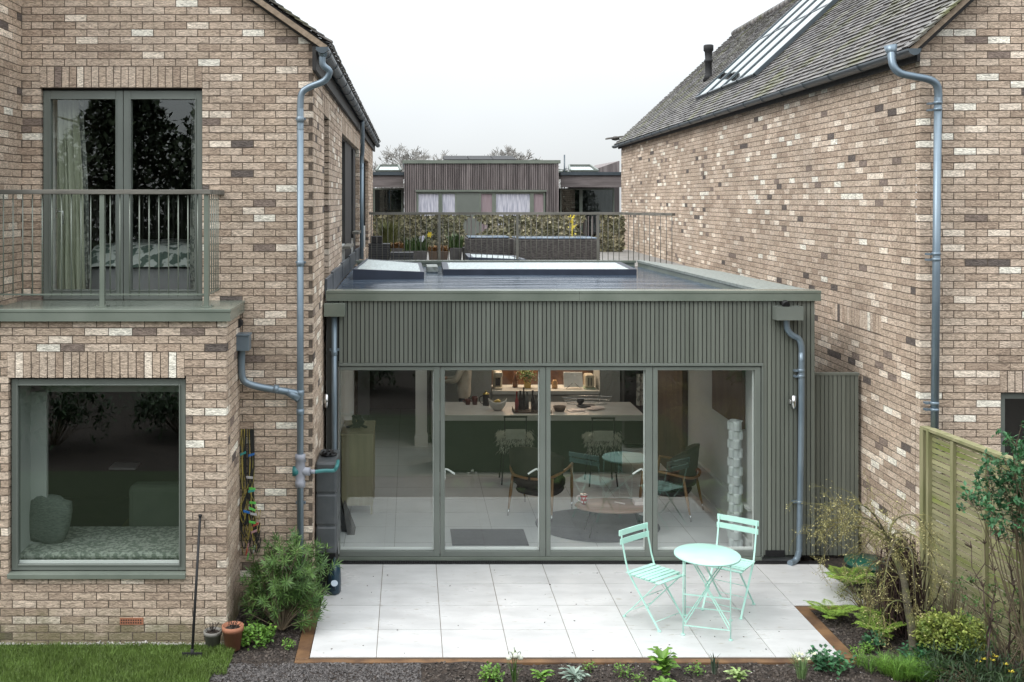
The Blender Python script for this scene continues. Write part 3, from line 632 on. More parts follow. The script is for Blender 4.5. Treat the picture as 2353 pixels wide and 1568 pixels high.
# eave line is 0.2 m outside the wall
ex, ey = rt(-.17, -.12); ca2, sa2 = math.cos(math.atan(SR)), math.sin(math.atan(SR))
E2 = Vector((ex, ey, 5.63)); S2 = Vector((Uf.x*ca2, Uf.y*ca2, sa2)); N2 = Vector((-Uf.x*sa2, -Uf.y*sa2, ca2))
def roofhit(px, py):      # where a sight line meets the roof plane, as (along eave, up slope)
    d = Vector(((px-CX)/F0, 1, -(py-CY)/F0)); o = Vector((0, 0, CH)); t = (E2-o).dot(N2)/d.dot(N2); q = o+d*t-E2
    return q.dot(Us), q.dot(S2)
SLEN = 4.45
print('ridge', roofhit(1670, 79), 'panel', [roofhit(*p) for p in ((1600, 233), (1749, 168), (1838, 57), (1918, 16), (1630, 178))])
tiled_roof(E2, Us, S2, LEN+.3, SLEN, RH, TILE, 6).build('roof_tiles', TILE, RH)
m = MB(); slab(m, E2+Us*.05, Us, S2, LEN+.2, SLEN, -.10, -.006); m.build('roof_deck', FASCIA, RH)
m = MB(); slab(m, E2+Us*-.02, Us, S2, .10, SLEN, -.055, -.002); m.build('verge', SOFFIT, RH)
m = MB()
for i in range(44): m.obox(E2+Us*.02+S2*(i*.1+.06)+N2*.02, S2*.1-N2*.012, Us, N2, .07, .07, .009, random.random())
m.build('verge_tiles', TILE, RH)
m = MB()
for i in range(61): c_ = E2+Us*(i*.3+.15)+S2*(SLEN); m.tube([c_-Us*.15, c_+Us*.145], [.10, .095], 10, r=random.random())
m.build('ridge_tiles', TILE, RH)
m = MB(); slab(m, E2+S2*SLEN, Us, Vector((S2.x, S2.y, -S2.z)), LEN+.3, SLEN, -.1, 0); m.build('rear_roof', TILE, RH)
m = MB(); a, b = rt(-.05, -.08), rt(-.05, LEN+.15); m.bar((a[0], a[1], 5.565), (b[0], b[1], 5.565), .03, .11); m.build('fascia', FASCIA, RH)
m = MB(); a, b = rt(-.15, -.22), rt(-.15, LEN+.3); gutter(m, (a[0], a[1], 5.62), (b[0], b[1], 5.60), .066); m.build('gutter', GUTTER, RH)
m = MB(); a = rt(-.12, LEN+.25); m.lathe((a[0], a[1], 5.75), [(.02, 0), (.1, .02), (.12, .06), (.05, .12)], 10); m.bar((a[0]-.25, a[1], 5.80), (a[0]+.2, a[1], 5.86), .3, .04); m.build('verge_end_tile', TILE, RH)
# downpipe
m = MB(); q = lambda px, py, Y: (P(px, py, Y)[0], Y, P(px, py, Y)[1])
m.tube(smooth_path([q(2048, 118, 10.55), q(2052, 150, 10.5), q(2068, 168, 10.48), q(2100, 176, 10.47), q(2135, 183, 10.47), q(2152, 195, 10.48), q(2156, 215, 10.49), q(2156, 240, 10.49)], 7), .038, 14)
m.tube([q(2155.5, 225, 10.49), q(2147, 1050, 10.49)], .038, 14); m.tube([q(2046, 105, 10.56), q(2050, 130, 10.55)], [.065, .04], 14)
for py in (240, 255, 587, 600, 930, 945): xx = 2155-(py-240)*.011; p_ = q(xx, py, 10.49); pipe_collar(m, p_[0], p_[1], p_[2], .038, .03); m.box(p_[0]-.08, p_[0]-.03, 10.5, 10.56, p_[2], p_[2]+.02)
m.build('downpipe', PIPE, RH)
# ground-floor window
zt_ = P(0, 902, YR)[1]; c_, d_ = hx0+XR, zt_
m = MB(); frame(m, c_+.01, c_+1.18, .8, d_-.01, YR+.02, YR+.09, .06); bw = m.build('window_frame', SAGE, RH)
g = MB(); g.quad((c_+.06, YR+.04, .86), (c_+1.12, YR+.04, .86), (c_+1.12, YR+.04, d_-.06), (c_+.06, YR+.04, d_-.06)); g.build('pane', GLASS, bw)
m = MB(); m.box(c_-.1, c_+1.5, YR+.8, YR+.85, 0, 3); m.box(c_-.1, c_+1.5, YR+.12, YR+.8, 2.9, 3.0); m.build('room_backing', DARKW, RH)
# vent stack
u_, s_ = roofhit(1628, 182); b_ = E2+Us*u_+S2*s_; hgt = (182-100)*b_.y/F0
m = MB(); m.lathe((b_.x, b_.y, b_.z-.05), [(.13, 0), (.085, .14), (.075, .16), (.075, hgt*.52), (.095, hgt*.54), (.095, hgt*.6), (.075, hgt*.62), (.085, hgt*.82), (.11, hgt*.86), (.11, hgt*1.0), (.09, hgt*1.02)], 18)
m.build('flue_pipe', DARK, RH)
# rooflights
u0_, s0_ = roofhit(1600, 233); u1_, s1_ = roofhit(1749, 168)
ulo, uhi = min(u0_, u1_), max(u0_, u1_); st = (s0_+s1_)/2
m = MB(); m.obox(E2+Us*(ulo+uhi)/2+S2*(st+1.75)+N2*.012, Us, S2, N2, (uhi-ulo)/2+.1, 1.85, .012); RL = m.build('rooflight', DARK, RH)
ncol = 4; wc = (uhi-ulo)/ncol
for i in range(ncol):
    ua = ulo+i*wc; top = 3.45
    g = MB(); g.obox(E2+Us*(ua+wc/2)+S2*(st+top/2)+N2*.055, Us, S2, N2, wc/2-.05, top/2, .012); g.build('pane', ROOFGL, RL)
    g = MB()
    for uu in (ua+.015, ua+wc-.015): g.obox(E2+Us*uu+S2*(st+top/2)+N2*.05, Us, S2, N2, .03, top/2+.03, .035)
    for ss in (st-.02, st+top*.5, st+top+.02): g.obox(E2+Us*(ua+wc/2)+S2*ss+N2*.045, Us, S2, N2, wc/2-.05, .022, .03)
    g.build('frame', GUTTER, RL)

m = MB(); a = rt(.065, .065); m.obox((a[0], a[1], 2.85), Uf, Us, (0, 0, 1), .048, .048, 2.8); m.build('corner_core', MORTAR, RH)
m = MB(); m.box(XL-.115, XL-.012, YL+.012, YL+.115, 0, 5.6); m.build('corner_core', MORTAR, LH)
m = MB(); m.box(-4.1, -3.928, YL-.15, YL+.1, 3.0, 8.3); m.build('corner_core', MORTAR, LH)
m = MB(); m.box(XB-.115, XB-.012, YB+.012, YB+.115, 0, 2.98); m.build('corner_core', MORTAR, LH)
# ================================================================= EXTENSION
YE, XE0, XE1 = 11.95, -.966, 4.62
EX = thing('house_extension', 'sage green clad flat roofed extension with four tall glass doors', 'extension', (1.8, 14, 0))
dx = [P(p, 0, YE)[0] for p in (779, 1011, 1254, 1499.5, 1748)]
zD0, zD1 = .05, P(0, 843, YE)[1]
zc0 = P(0, 690, YE)[1]
# cladding boards above the doors and on the right
m = MB(); pit = .0493; x = P(793, 0, YE)[0]-.3
m.mi = 1; m.box(XE0+.03, XE1-.01, YE+.0, YE+.16, zD1+.06, 3.0); m.box(dx[4]+.02, XE1-.01, YE+.001, YE+.161, .05, zD1+.06); m.mi = 0
xb = -.80
while xb < XE1-.03:
    zb0 = zD1+.045 if xb+pit < dx[4]+.03 else .07
    if xb > dx[4]-.05 and xb < dx[4]+.03 and zb0 > 1: pass
    m.box(xb, min(xb+pit-.010, XE1), YE-.022+random.uniform(-.0008, .0008), YE-.001, zb0, zc0+.01, random.random())
    xb += pit
m.build('cladding', [CLAD, DARK], EX)
m = MB(); m.box(-.805, dx[4]+.02, YE-.032, YE-.0, zD1+.012, zD1+.042, bev=.003); m.box(dx[4]+.004, dx[4]+.02, YE-.03, YE, .05, zD1+.01); m.build('door_trim', SAGE, EX)
m = MB(); m.box(XE0+.02, dx[0]-.01, YE-.01, YE+.05, .02, zc0); m.build('left_post', M('dark_post', (.05, .055, .052), rough=.5), EX)
# outer right side wall
m = MB(); yb = YE
m.mi = 1; m.box(XE1-.1, XE1-.02, YE+.17, 18.0, .02, 2.95); m.mi = 0
yb = YE-.0
while yb < 18: m.box(XE1-.019, XE1+.003, yb, yb+pit-.008, .05, 2.98, random.random()); yb += pit
m.build('side_cladding', [CLAD, DARK], EX)
# roof
m = MB()
def roofstrips(mb, z0, z1, ya=YE+.1, yb=18.1, xr=4.25):
    for a, b, cuts in ((XE0+.02, -.70, []), (-.70, .10, [(15.15, 17.0)]), (.10, .60, []), (.60, 3.38, [(16.02, 17.25)])):
        for c, d in subtract([(ya, yb)], cuts): mb.box(a, b, c, d, z0, z1)
    mb.prism([(3.38, ya), (xr, ya), (xr, 15), (3.95, yb), (3.38, yb)], z0, z1)
roofstrips(m, 2.72, 2.97); m.build('flat_roof', MEMB, EX)
# raised ripples of standing water on the roof are in the membrane; coping round it
m = MB(); x9 = 1.93
m.box(XE0+.015, x9-.001, YE-.06, YE+.17, 3.055, 3.085, bev=.003); m.box(x9+.001, 4.68, YE-.06, YE+.17, 3.055, 3.085, bev=.003)
m.box(XE0+.015, x9-.001, YE-.055, YE-.04, zc0-.005, 3.053); m.box(x9+.001, 4.675, YE-.055, YE-.04, zc0-.005, 3.053)
m.box(XE0+.02, 4.66, YE-.039, YE+.15, 2.98, 3.05); m.build('front_coping', COPE, EX)
m = MB(); inn = [(4.07, YE+.172), (3.91, 18.0)]; outp = [(4.64, YE+.172), (4.53, 15.3), (3.98, 18.25)]
m.prism([inn[0], outp[0], outp[1], outp[2], inn[1]], 3.04, 3.075); m.build('side_coping', COPE2, EX)
m = MB(); m.hexa([(4.085, YE+.172, 2.96), (4.3, YE+.172, 2.96), (4.1, 18, 2.96), (3.925, 18, 2.96), (4.085, YE+.172, 3.038), (4.3, YE+.172, 3.038), (4.1, 18, 3.038), (3.925, 18, 3.038)]); m.build('side_kerb', COPE, EX)
m = MB(); m.box(-.93, 3.9, 18.02, 18.2, 3.03, 3.07, bev=.003); m.box(-.9, 3.88, 18.04, 18.18, 2.96, 3.03); m.build('rear_coping', COPE, EX)
m = MB(); m.box(XE0+.02, 5.75, 18.22, 27.5, 2.55, 2.80); m.build('terrace_floor', M('terrace_paving', (.26, .25, .23), (.2, .19, .18), scale=4, rough=.7), EX)
m = MB(); m.box(XE0+.02, 5.5, 27.3, 27.6, 0, 2.5); m.build('terrace_rear_wall', TIMB, EX)
# skylights
def skylight(q, zb, name='skylight', rim=.07):
    """q: four (x,y,z) top corners in order front-left, front-right, back-right, back-left"""
    mb = MB(); b = [(x, y, zb) for x, y, z in q]; mb.hexa(b+[tuple(p) for p in q], skip=(0, 1)); c = Vector((0, 0, 0))
    for p in q: c += Vector(p)/4
    ins = [Vector(p)+(c-Vector(p)).normalized()*rim*1.5 for p in q]; up = Vector((0, 0, .012))
    k = len(mb.v); mb.v += [tuple(Vector(p)+up) for p in q]+[tuple(v+up) for v in ins]
    for i in range(4): j = (i+1) % 4; mb.face((k+i, k+j, k+4+j, k+4+i)); mb.quad(Vector(q[i]), Vector(q[j]), Vector(q[j])+up, Vector(q[i])+up)
    s_ = mb.build(name, NAVY, EX); g = MB(); g.quad(*[v+up*.6 for v in ins]); g.build('pane', WETGL, s_); return s_
skylight([(-.81, 15.0, 3.11), (.21, 15.15, 3.06), (.19, 17.0, 3.085), (-.72, 17.5, 3.12)], 2.95)
skylight([(.51, 15.95, 3.046), (3.46, 15.95, 3.046), (3.50, 17.35, 3.075), (.53, 17.35, 3.075)], 2.95)
skylight([(1.03, 18.3, 3.10), (2.05, 18.3, 3.06), (1.9, 18.9, 3.10), (1.0, 18.9, 3.14)], 2.80)
m = MB(); m.box(.27, .45, 16.5, 17.1, 2.972, 3.065, bev=.01); m.build('roof_reflection_box', COPE2, EX)  # added pale box in place of a reflection on the wet roof
# hoppers and downpipes of the extension
m = MB(); xa, za = P(745, 697, YE-.1); xb_, zb_ = P(793, 727, YE-.1); m.box(xa, xb_, YE-.16, YE-.04, zb_, za, bev=.004); m.build('hopper', COPE, EX)
m = MB(); xc = P(768, 0, YE-.08)[0]; m.tube([(xc, YE-.08, zb_), (xc, YE-.08, .75)], .032, 14); pipe_collar(m, xc, YE-.08, P(0, 815, YE)[1], .032, .06); m.box(xc-.055, xc+.055, YE-.06, YE-.02, P(0, 805, YE)[1], P(0, 800, YE)[1]); m.build('downpipe', PIPE, EX)
m = MB(); yh = YE-.11; xa, za = P(1780, 704, yh); xb_, zb_ = P(1841, 735, yh); t_ = .006
m.box(xa, xb_, yh-.07, yh-.07+t_, zb_, za); m.box(xa, xb_, yh+.06, yh+.07, zb_, za); m.box(xa, xa+t_, yh-.063, yh+.059, zb_, za); m.box(xb_-t_, xb_, yh-.063, yh+.059, zb_, za); m.box(xa+t_, xb_-t_, yh-.063, yh+.059, zb_, zb_+.01); HP = m.build('hopper', SAGE, EX)
m = MB(); m.tube([(P(1808, 0, yh)[0], YE-.02, za+.035), (P(1808, 0, yh)[0], YE-.1, za+.01)], .04, 12); m.build('outlet', DARK, HP)
m = MB(); q = lambda px, py, Y=YE-.09: (P(px, py, Y)[0], Y, P(px, py, Y)[1])
m.tube(smooth_path([q(1808, 735), q(1809, 755), q(1820, 770), q(1836, 780), q(1842, 800), q(1842, 830)]), .034, 14)
m.tube(smooth_path([q(1842, 810), q(1841, 1000), q(1837, 1240), q(1836, 1268), q(1828, 1288), q(1815, 1295, YE-.16)], 6), .034, 14)
for py in (855, 868, 1157): p_ = q(1841-(py-855)*.012, py); pipe_collar(m, p_[0], p_[1], p_[2], .034, .035); m.box(p_[0]-.07, p_[0]-.025, YE-.09, YE-.03, p_[2], p_[2]+.02)
m.build('downpipe', PIPE, EX)
m = MB(); xa, za = P(1757, 1263, YE); xb_, zb_ = P(1801, 1278, YE); m.box(xa, xb_, YE-.030, YE-.022, zb_, za)
for i in range(5): m.box(xa+.006, xb_-.006, YE-.037, YE-.031, zb_+.008+i*.0135, zb_+.014+i*.0135)
m.build('air_vent', DARK, EX)
def wall_light(x, z, y, par):
    g = MB(); g.box(x-.045, x-.02, y-.02, y+.03, z-.025, z+.025); g.lathe((x, y-.05, z-.075), [(.0, 0), (.028, 0), (.028, .15), (.0, .15)], 18); g.tube([(x-.03, y, z), (x, y-.04, z)], .012, 8); g.build('wall_light', STEEL, par)
xw, zw = P(1818, 921, YE); wall_light(xw, zw, YE-.03, EX); xw, zw = P(751, 918, YE); wall_light(xw, zw, YE-.04, EX)
# doors
m = MB(); m.box(dx[0]-.01, dx[4]+.01, YE-.012, YE+.1, .005, .048); m.box(dx[0]-.01, dx[4]+.003, YE+.012, YE+.1, zD1, zD1+.045); m.build('threshold', COPE, EX)
for i in range(4):
    a, b = dx[i]+.003, dx[i+1]-.003; W = MB()
    gx0, gx1 = [(778.6+3, 997), (1022, 1240), (1265, 1483), (1511, 1734)][i]; gx0, gx1 = P(gx0, 0, YE)[0], P(gx1, 0, YE)[0]; g0, g1 = P(0, 1266, YE)[1], P(0, 851, YE)[1]
    W.box(a, gx0, YE-.012, YE+.06, zD0, zD1, bev=.004); W.box(gx1, b, YE-.012, YE+.06, zD0, zD1, bev=.004); W.box(gx0, gx1, YE-.010, YE+.058, zD0, g0, bev=.003); W.box(gx0, gx1, YE-.010, YE+.058, g1, zD1, bev=.003)
    D = W.build('glass_door', SAGE, EX)
    g = MB(); g.quad((gx0-.005, YE+.018, g0-.005), (gx1+.005, YE+.018, g0-.005), (gx1+.005, YE+.018, g1+.005), (gx0-.005, YE+.018, g1+.005)); g.build('pane', GLASS, D)
    g = MB(); g.box(gx0+.002, gx1-.002, YE+.03, YE+.055, g0+.002, g0+.03); g.box(gx1-.012, gx1-.001, YE+.03, YE+.055, g0+.031, g1-.002); g.build('glazing_bead', WALLW, D)
    for s_, xx in (((-1, gx0-.0), ) if i == 1 else ()) + (((1, gx1+.0), ) if i in (1, 2) else ()):
        g = MB(); zz = P(0, 1086, YE)[1]; g.tube(smooth_path([(xx, YE+.06, zz-.0), (xx-s_*.005, YE+.11, zz+.0), (xx-s_*.03, YE+.12, zz+.005), (xx-s_*.12, YE+.12, zz-.05)], 5), .011, 8); g.box(xx-.012, xx+.012, YE+.059, YE+.07, zz-.1, zz+.03); g.build('handle', WALLW, D)
# interior shell
IN = bpy.data.objects
m = MB(); m.box(XE0+.05, 4.5, YE+.11, 20.6, -.05, .025); m.build('interior_floor', INFL, EX)
m = MB()
for i in range(9): m.box(-.78+i*.6, -.776+i*.6, YE+.11, 20.5, .0252, .0262)
for i in range(14): m.box(-.9, 4, 12.5+i*.6, 12.504+i*.6, .0252, .0262)
m.build('floor_joints', M('joint', (.22, .22, .21), rough=.9), EX)
m = MB(); m.box(-.96, -.9, YE+.11, 17, .02, 2.6); m.box(.1, .29, 17.4, 17.6, .2, 2.6); m.box(.085, .305, 17.385, 17.615, .02, .2); m.box(-1.15, -.76, 19.9, 20.0, .02, 2.6); roofstrips(m, 2.6, 2.70, YE+.16, 18.1, 4.1); m.box(-1.9, 4.4, 18.11, 20.6, 2.6, 2.7); m.build('white_wall', WALLW, EX)
m = MB(); m.box(3.98, 4.10, YE+.17, 18.2, .02, 2.6); m.box(3.95, 3.979, YE+.2, 14.95, .02, .14); m.box(3.93, 3.979, YE+.2, 14.95, .50, .53); m.build('grey_wall', WALLG, EX)
m = MB(); m.box(-1.2, .4, 20.45, 20.55, 0, 2.6); m.box(-1.9, -1.15, 17, 20.5, 0, 2.6); m.box(.3, .34, 17.62, 20.45, .02, 2.6); m.box(.34, 4.1, 18.25, 18.3, .02, 2.6); m.build('hall_wall', M('hall_grey', (.10, .105, .10), (.13, .13, .125), scale=2, rough=.8), EX)
BROWN = M('brown_wood_and_reflection', (.055, .035, .022), (.10, .065, .035), scale=6, rough=.6, stretch=(1, 1, .3))  # wood brown, shared with the panels that imitate reflections
m = MB(); m.box(3.94, 3.978, 12.4, 13.64, 1.4, 2.6); m.build('reflection_panel', BROWN, EX)  # added panel standing in for dark reflections in the door glass
m = MB(); m.box(3.90, 3.978, 14.97, 16.7, .02, 2.6); m.build('brown_reflection_panel', BROWN, EX)  # second added panel, imitates the brown tree reflected in the glass
# kitchen units (fixed)
GREYC = M('grey_cabinet', (.30, .305, .29), rough=.55); WORK = M('worktop', (.52, .52, .50), (.46, .46, .44), scale=3, rough=.25)
GREENC = M('dark_green_unit', (.03, .045, .03), (.04, .055, .036), scale=3, rough=.6)
m = MB(); m.box(1.39, 3.17, 17.55, 18.2, .1, .86)
m.box(.36, .88, 17.6, 18.2, .1, 2.3); m.box(.89, 1.38, 17.6, 18.2, .1, 2.3); m.box(3.18, 3.52, 17.5, 18.2, 1.32, 2.3); m.box(3.18, 3.52, 17.5, 18.2, .1, 1.31)
m.build('kitchen_cabinet', GREYC, EX)
m = MB(); m.box(1.385, 3.175, 17.5, 18.2, .865, .92); m.build('counter_top', WORK, EX)
m = MB(); m.box(1.39, 3.17, 18.1, 18.24, .925, 1.9); m.build('splashback', M('copper_brown_tile', (.16, .075, .04), (.05, .025, .018), scale=3, rough=.3), EX)
m = MB(); m.box(3.53, 3.93, 17.2, 18.0, .1, 2.3, bev=.004); m.box(3.55, 3.91, 17.17, 17.199, 1.25, 1.27); m.box(3.55, 3.91, 17.17, 17.199, 1.6, 1.62); m.build('oven_tower', M('black_oven', (.015, .015, .015), rough=.2), EX)
lp = bpy.data.objects.new('shelf_lamp', bpy.data.lights.new('shelf_lamp', 'AREA')); COL.objects.link(lp); lp.parent = EX; lp.data.shape = 'RECTANGLE'; lp.data.size = 1.6; lp.data.size_y = .05
lp.data.energy = 26; lp.data.color = (1, .76, .54); lp.location = Vector((2.28, 18.0, 1.75))-EX.location
l2 = bpy.data.objects.new('ceiling_lamp', bpy.data.lights.new('ceiling_lamp', 'AREA')); COL.objects.link(l2); l2.parent = EX; l2.data.shape = 'RECTANGLE'; l2.data.size = 2.6; l2.data.size_y = .3
l2.data.energy = 13; l2.data.color = (1, .86, .70); l2.location = Vector((2.0, 15.4, 2.58))-EX.location
# island
IS = thing('kitchen_island', 'long kitchen island with white worktop and dark green front', 'kitchen island', (1.9, 16, .025))
m = MB(); m.box(.35, 3.49, 15.55, 16.56, .835, .92, bev=.004); m.build('worktop', WORK, IS)
m = MB(); m.box(.45, 3.19, 15.72, 16.5, .03, .833); m.build('body', GREENC, IS)
# side screen between the houses
m = MB(); x = 4.64; yy = YE+.12
m.mi = 1; m.box(4.635, 5.18, yy+.02, yy+.05, .02, P(0, 858, YE+.1)[1]-.03); m.mi = 0
while x < 5.17: m.box(x, x+pit-.008, yy, yy+.018, .02, P(0, 858, YE+.1)[1]-.03, random.random()); x += pit
m.mi = 0; m.box(4.635, 5.185, yy-.008, yy+.06, P(0, 858, YE+.1)[1]-.028, P(0, 858, YE+.1)[1])
solo(m, 'side_gate', [CLAD, DARK], 'sage green boarded gate closing the gap beside the extension', 'gate')
# terrace railing
RAILD = M('weathered_railing', (.125, .12, .10), (.16, .155, .135), scale=8, rough=.5)
TR = thing('terrace_railing', 'thin green metal railing with timber handrail along the roof terrace', 'railing', (1.5, 18.35, 3.05))
yt = 18.35; ztr = P(0, 488, yt)[1]; xt0, xt1 = P(848, 0, yt)[0], P(1432, 0, yt)[0]
er = (P(1548, 0, 17.3)[0], 17.3)
m = MB(); m.box(xt0, xt1, yt-.04, yt+.04, ztr-.045, ztr); m.bar((xt1+.0, yt, ztr-.024), (er[0], er[1], ztr-.024), .08, .044); m.build('handrail', RAILW, TR)
i = 0; x = xt0+.04
while x < xt1:
    g = MB(); g.tube([(x, yt, 2.85), (x, yt, ztr-.045)], .0065, 6); g.build('baluster', RAILD, TR); x += .0965
for px in (1008, 1187, 1372):
    xx = P(px, 0, yt)[0]+.012; g = MB(); g.box(xx-.022, xx+.022, yt-.035, yt-.01, 2.9, ztr-.046); g.build('post', RAILD, TR)
for k in range(1, 10):
    t = k/9.3; xx, yy = xt1+(er[0]-xt1)*t, yt+(er[1]-yt)*t; g = MB(); g.tube([(xx, yy, 2.95), (xx, yy, ztr-.045)], .0065, 6); g.build('baluster', RAILD, TR)
# ================================================================= BACKGROUND BUILDINGS
GL2 = glass('far_glass', 1.6, (.55, .6, .6))
PINK = M('pink_curtain', (.27, .21, .225), (.34, .27, .285), scale=6, rough=.9, stretch=(4, 1, .3)); NET = M('net_curtain', (.62, .62, .68), (.36, .37, .45), scale=7, rough=.9, stretch=(6, 1, .35), ramp=(.42, .6))
BC = thing('timber_house', 'grey vertical timber clad house with a band of curtained windows beyond the terrace', 'house', (2.2, 34, 0))
Yb = 32.0; X0, ZT = P(929, 376, Yb); X1, _ = P(1283, 376, Yb); cw0, cz1 = P(957, 441, Yb); cw1, _ = P(1253, 441, Yb)
m = MB(); m.mi = 1; m.box(X0+.02, X1-.02, Yb+.06, Yb+7, 0, ZT-.03); m.mi = 0; x = X0; bw_ = .055
while x < X1-.02:
    zb = cz1+.06 if cw0-.02 < x < cw1+.0 else 0
    m.box(x, x+bw_*.64, Yb-.03, Yb+.058, zb, ZT, random.random()); x += bw_
m.build('cladding', [TIMB, DARK], BC)
m = MB(); m.box(X0-.06, X1+.06, Yb-.06, Yb+7.1, ZT, ZT+.10); m.build('coping', COPE, BC)
m = MB(); m.box(cw0-.03, cw1+.03, Yb-.07, Yb+.05, cz1, cz1+.055); m.build('window_head', COPE, BC)
cuts = [957, 1012, 1050, 1101, 1135, 1222, 1253]; kinds = ['net', 'net', 'panel', 'pink', 'net', 'pink']
for i, kd in enumerate(kinds):
    a, b = P(cuts[i], 0, Yb)[0], P(cuts[i+1], 0, Yb)[0]
    if kd == 'panel': g = MB(); g.box(a, b, Yb-.02, Yb+.03, 1.5, cz1); g.build('window_panel', SAGE, BC); continue
    g = MB(); frame(g, a, b, 2.0, cz1, Yb-.02, Yb+.03, .06); fr_ = g.build('window', COPE, BC)
    g = MB(); g.box(a+.06, b-.06, Yb+.012, Yb+.02, 2.06, cz1-.06); g.build('curtain', NET if kd == 'net' else PINK, fr_)
m = MB()   # solar panels, seen edge on
for i in range(3):
    a, b = P((1021, 1078, 1134)[i], 0, Yb+1)[0]+.01, P((1078, 1134, 1189)[i], 0, Yb+1)[0]-.01; z = P(0, 373, Yb+1)[1]; m.hexa([(a, Yb+1, z), (b, Yb+1, z), (b, Yb+2.6, z+.18), (a, Yb+2.6, z+.18), (a, Yb+1, z+.09), (b, Yb+1, z+.09), (b, Yb+2.6, z+.27), (a, Yb+2.6, z+.27)])
m.build('solar_panels', DARK, BC)
def wing(px0, px1, label, panes, antenna=False):
    W = thing('timber_wing', label, 'house', (P((px0+px1)/2, 0, 33)[0], 35, 0)); Y = 33.0
    a, b = P(px0, 0, Y)[0], P(px1, 0, Y)[0]; zf1, zf0 = P(0, 404, Y)[1], P(0, 431, Y)[1]
    g = MB(); g.box(a, b, Y-.5, Y-.42, zf0, zf1); g.build('fascia_board', TIMBH, W)
    g = MB(); g.box(a-.02, b+.02, Y-.55, Y+6, zf1+.002, zf1+.10); g.build('roof', GUTTER, W)
    g = MB(); g.box(a, b, Y+2.5, Y+2.6, 0, zf0); g.build('rear_room', DARKW, W)
    g = MB(); g.box(a, b, Y-.4, Y+2.4, 0, 2.3); g.build('lower_wall', TIMB, W)
    for i in range(len(panes)-1):
        c, d = P(panes[i], 0, Y)[0], P(panes[i+1], 0, Y)[0]; g = MB(); frame(g, c, d, 2.3, zf0-.03, Y, Y+.05, .05); f = g.build('window', COPE, W)
        g = MB(); g.box(c+.05, d-.05, Y+.02, Y+.03, 2.35, zf0-.08); g.build('pane', GL2, f)
    return W, a, b, zf1
W1, a1, b1, z1_ = wing(850, 927, 'left glazed wing of the timber house with a bright rooflight', [858, 926])
W2, a2, b2, z2_ = wing(1284, 1424, 'right glazed wing of the timber house with a tilted rooflight', [1287, 1335, 1412])
for W, pa, pb in ((W1, 864, 922), (W2, 1308, 1372)):
    a, b = P(pa, 0, 33.5)[0], P(pb, 0, 33.5)[0]; z = z1_+.12; g = MB(); g.hexa([(a, 33.3, z), (b, 33.3, z), (b-.1, 34.2, z+.18), (a+.1, 34.2, z+.18), (a, 33.3, z+.04), (b, 33.3, z+.04), (b-.1, 34.2, z+.23), (a+.1, 34.2, z+.23)]); f = g.build('rooflight', COPE, W)
    g = MB()
    for (p_, q_) in (((a, 33.3), (a+.1, 34.2)), ((b, 33.3), (b-.1, 34.2))): g.bar((p_[0], p_[1], z+.055), (q_[0], q_[1], z+.25), .06, .05)
    g.bar((a, 33.3, z+.05), (b, 33.3, z+.05), .05, .05); g.bar((a+.1, 34.2, z+.25), (b-.1, 34.2, z+.25), .05, .05); g.build('frame', SAGE, f)
    g = MB(); g.quad((a+.05, 33.33, z+.045), (b-.05, 33.33, z+.045), (b-.13, 34.15, z+.227), (a+.13, 34.15, z+.227)); g.build('pane', ROOFGL, f)
    g = MB(); g.box(a-.1, b+.1, 33.2, 34.6, z1_+.1, z+.0); g.build('roof_kerb', GUTTER, W)
m = MB(); a, b = P(1373, 0, 32)[0], P(1428, 0, 32)[0]+.3; za, zb = P(0, 392, 32)[1], P(0, 376, 32)[1]
m.hexa([(a, 33.8, 3), (b, 33.8, 3), (b, 38, 3), (a, 38, 3), (a, 33.8, za+.0), (b, 33.8, zb+.15), (b, 38, zb+.15), (a, 38, za)]); m.build('upper_gable', TIMB, W2)
m = MB(); ax = P(1297, 0, 34)[0]; zt_ = P(0, 356, 34)[1]; m.tube([(ax, 34, 4.5), (ax, 34, zt_)], .025, 6); m.tube([(ax, 34, zt_-.45), (ax+.65, 34, zt_-.5)], .008, 5)
for i in range(9): m.tube([(ax+.06+i*.065, 33.85, zt_-.455-i*.005), (ax+.06+i*.065, 34.15, zt_-.455-i*.005)], .006, 4); m.tube([(ax+.06+i*.065, 34, zt_-.53), (ax+.06+i*.065, 34, zt_-.38)], .005, 4)
for i in range(3): m.tube([(ax, 34, 4.85), (ax+.2*math.cos(i*2.1), 34+.2*math.sin(i*2.1), 4.5)], .012, 4)
solo(m, 'tv_aerial', GUTTER, 'thin grey television aerial on the roof right of the timber house', 'aerial')
# far bare trees
TWIG = M('hazy_far_twigs', (.24, .23, .215), (.30, .29, .27), scale=3, rough=.9)  # distance haze put into the colour: twigs lightened
def bare_tree(h, seed, spread=1.0):
    rg2 = random.Random(seed); tr, br = MB(), MB()
    tr.tube([(0, 0, 0), (.1, 0, h*.25), (0, .1, h*.5)], [h*.022, h*.017, h*.012], 7)
    def grow(p, d, l, r, lv):
        q = p+d*l; mid = (p+q)/2+Vector((rg2.gauss(0, l*.06), rg2.gauss(0, l*.06), 0)); br.tube([p, mid, q], [max(r, .02), max(r*.8, .018), max(r*.6, .016)], 4 if lv < 3 else 3, cap=False, smooth=False)
        if lv >= 6: return
        for _ in range(3 if lv < 5 else 4):
            nd = (d+Vector((rg2.gauss(0, .5), rg2.gauss(0, .5), rg2.gauss(.12, .3)))*spread).normalized(); grow(q, nd, l*rg2.uniform(.6, .85), r*.6, lv+1)
    for i in range(4): a = i*1.57+rg2.random(); grow(Vector((0, 0, h*(.28+.06*i))), Vector((math.cos(a)*.7, math.sin(a)*.7, 1)).normalized(), h*.19, h*.010, 1)
    return tr, br
protos = []
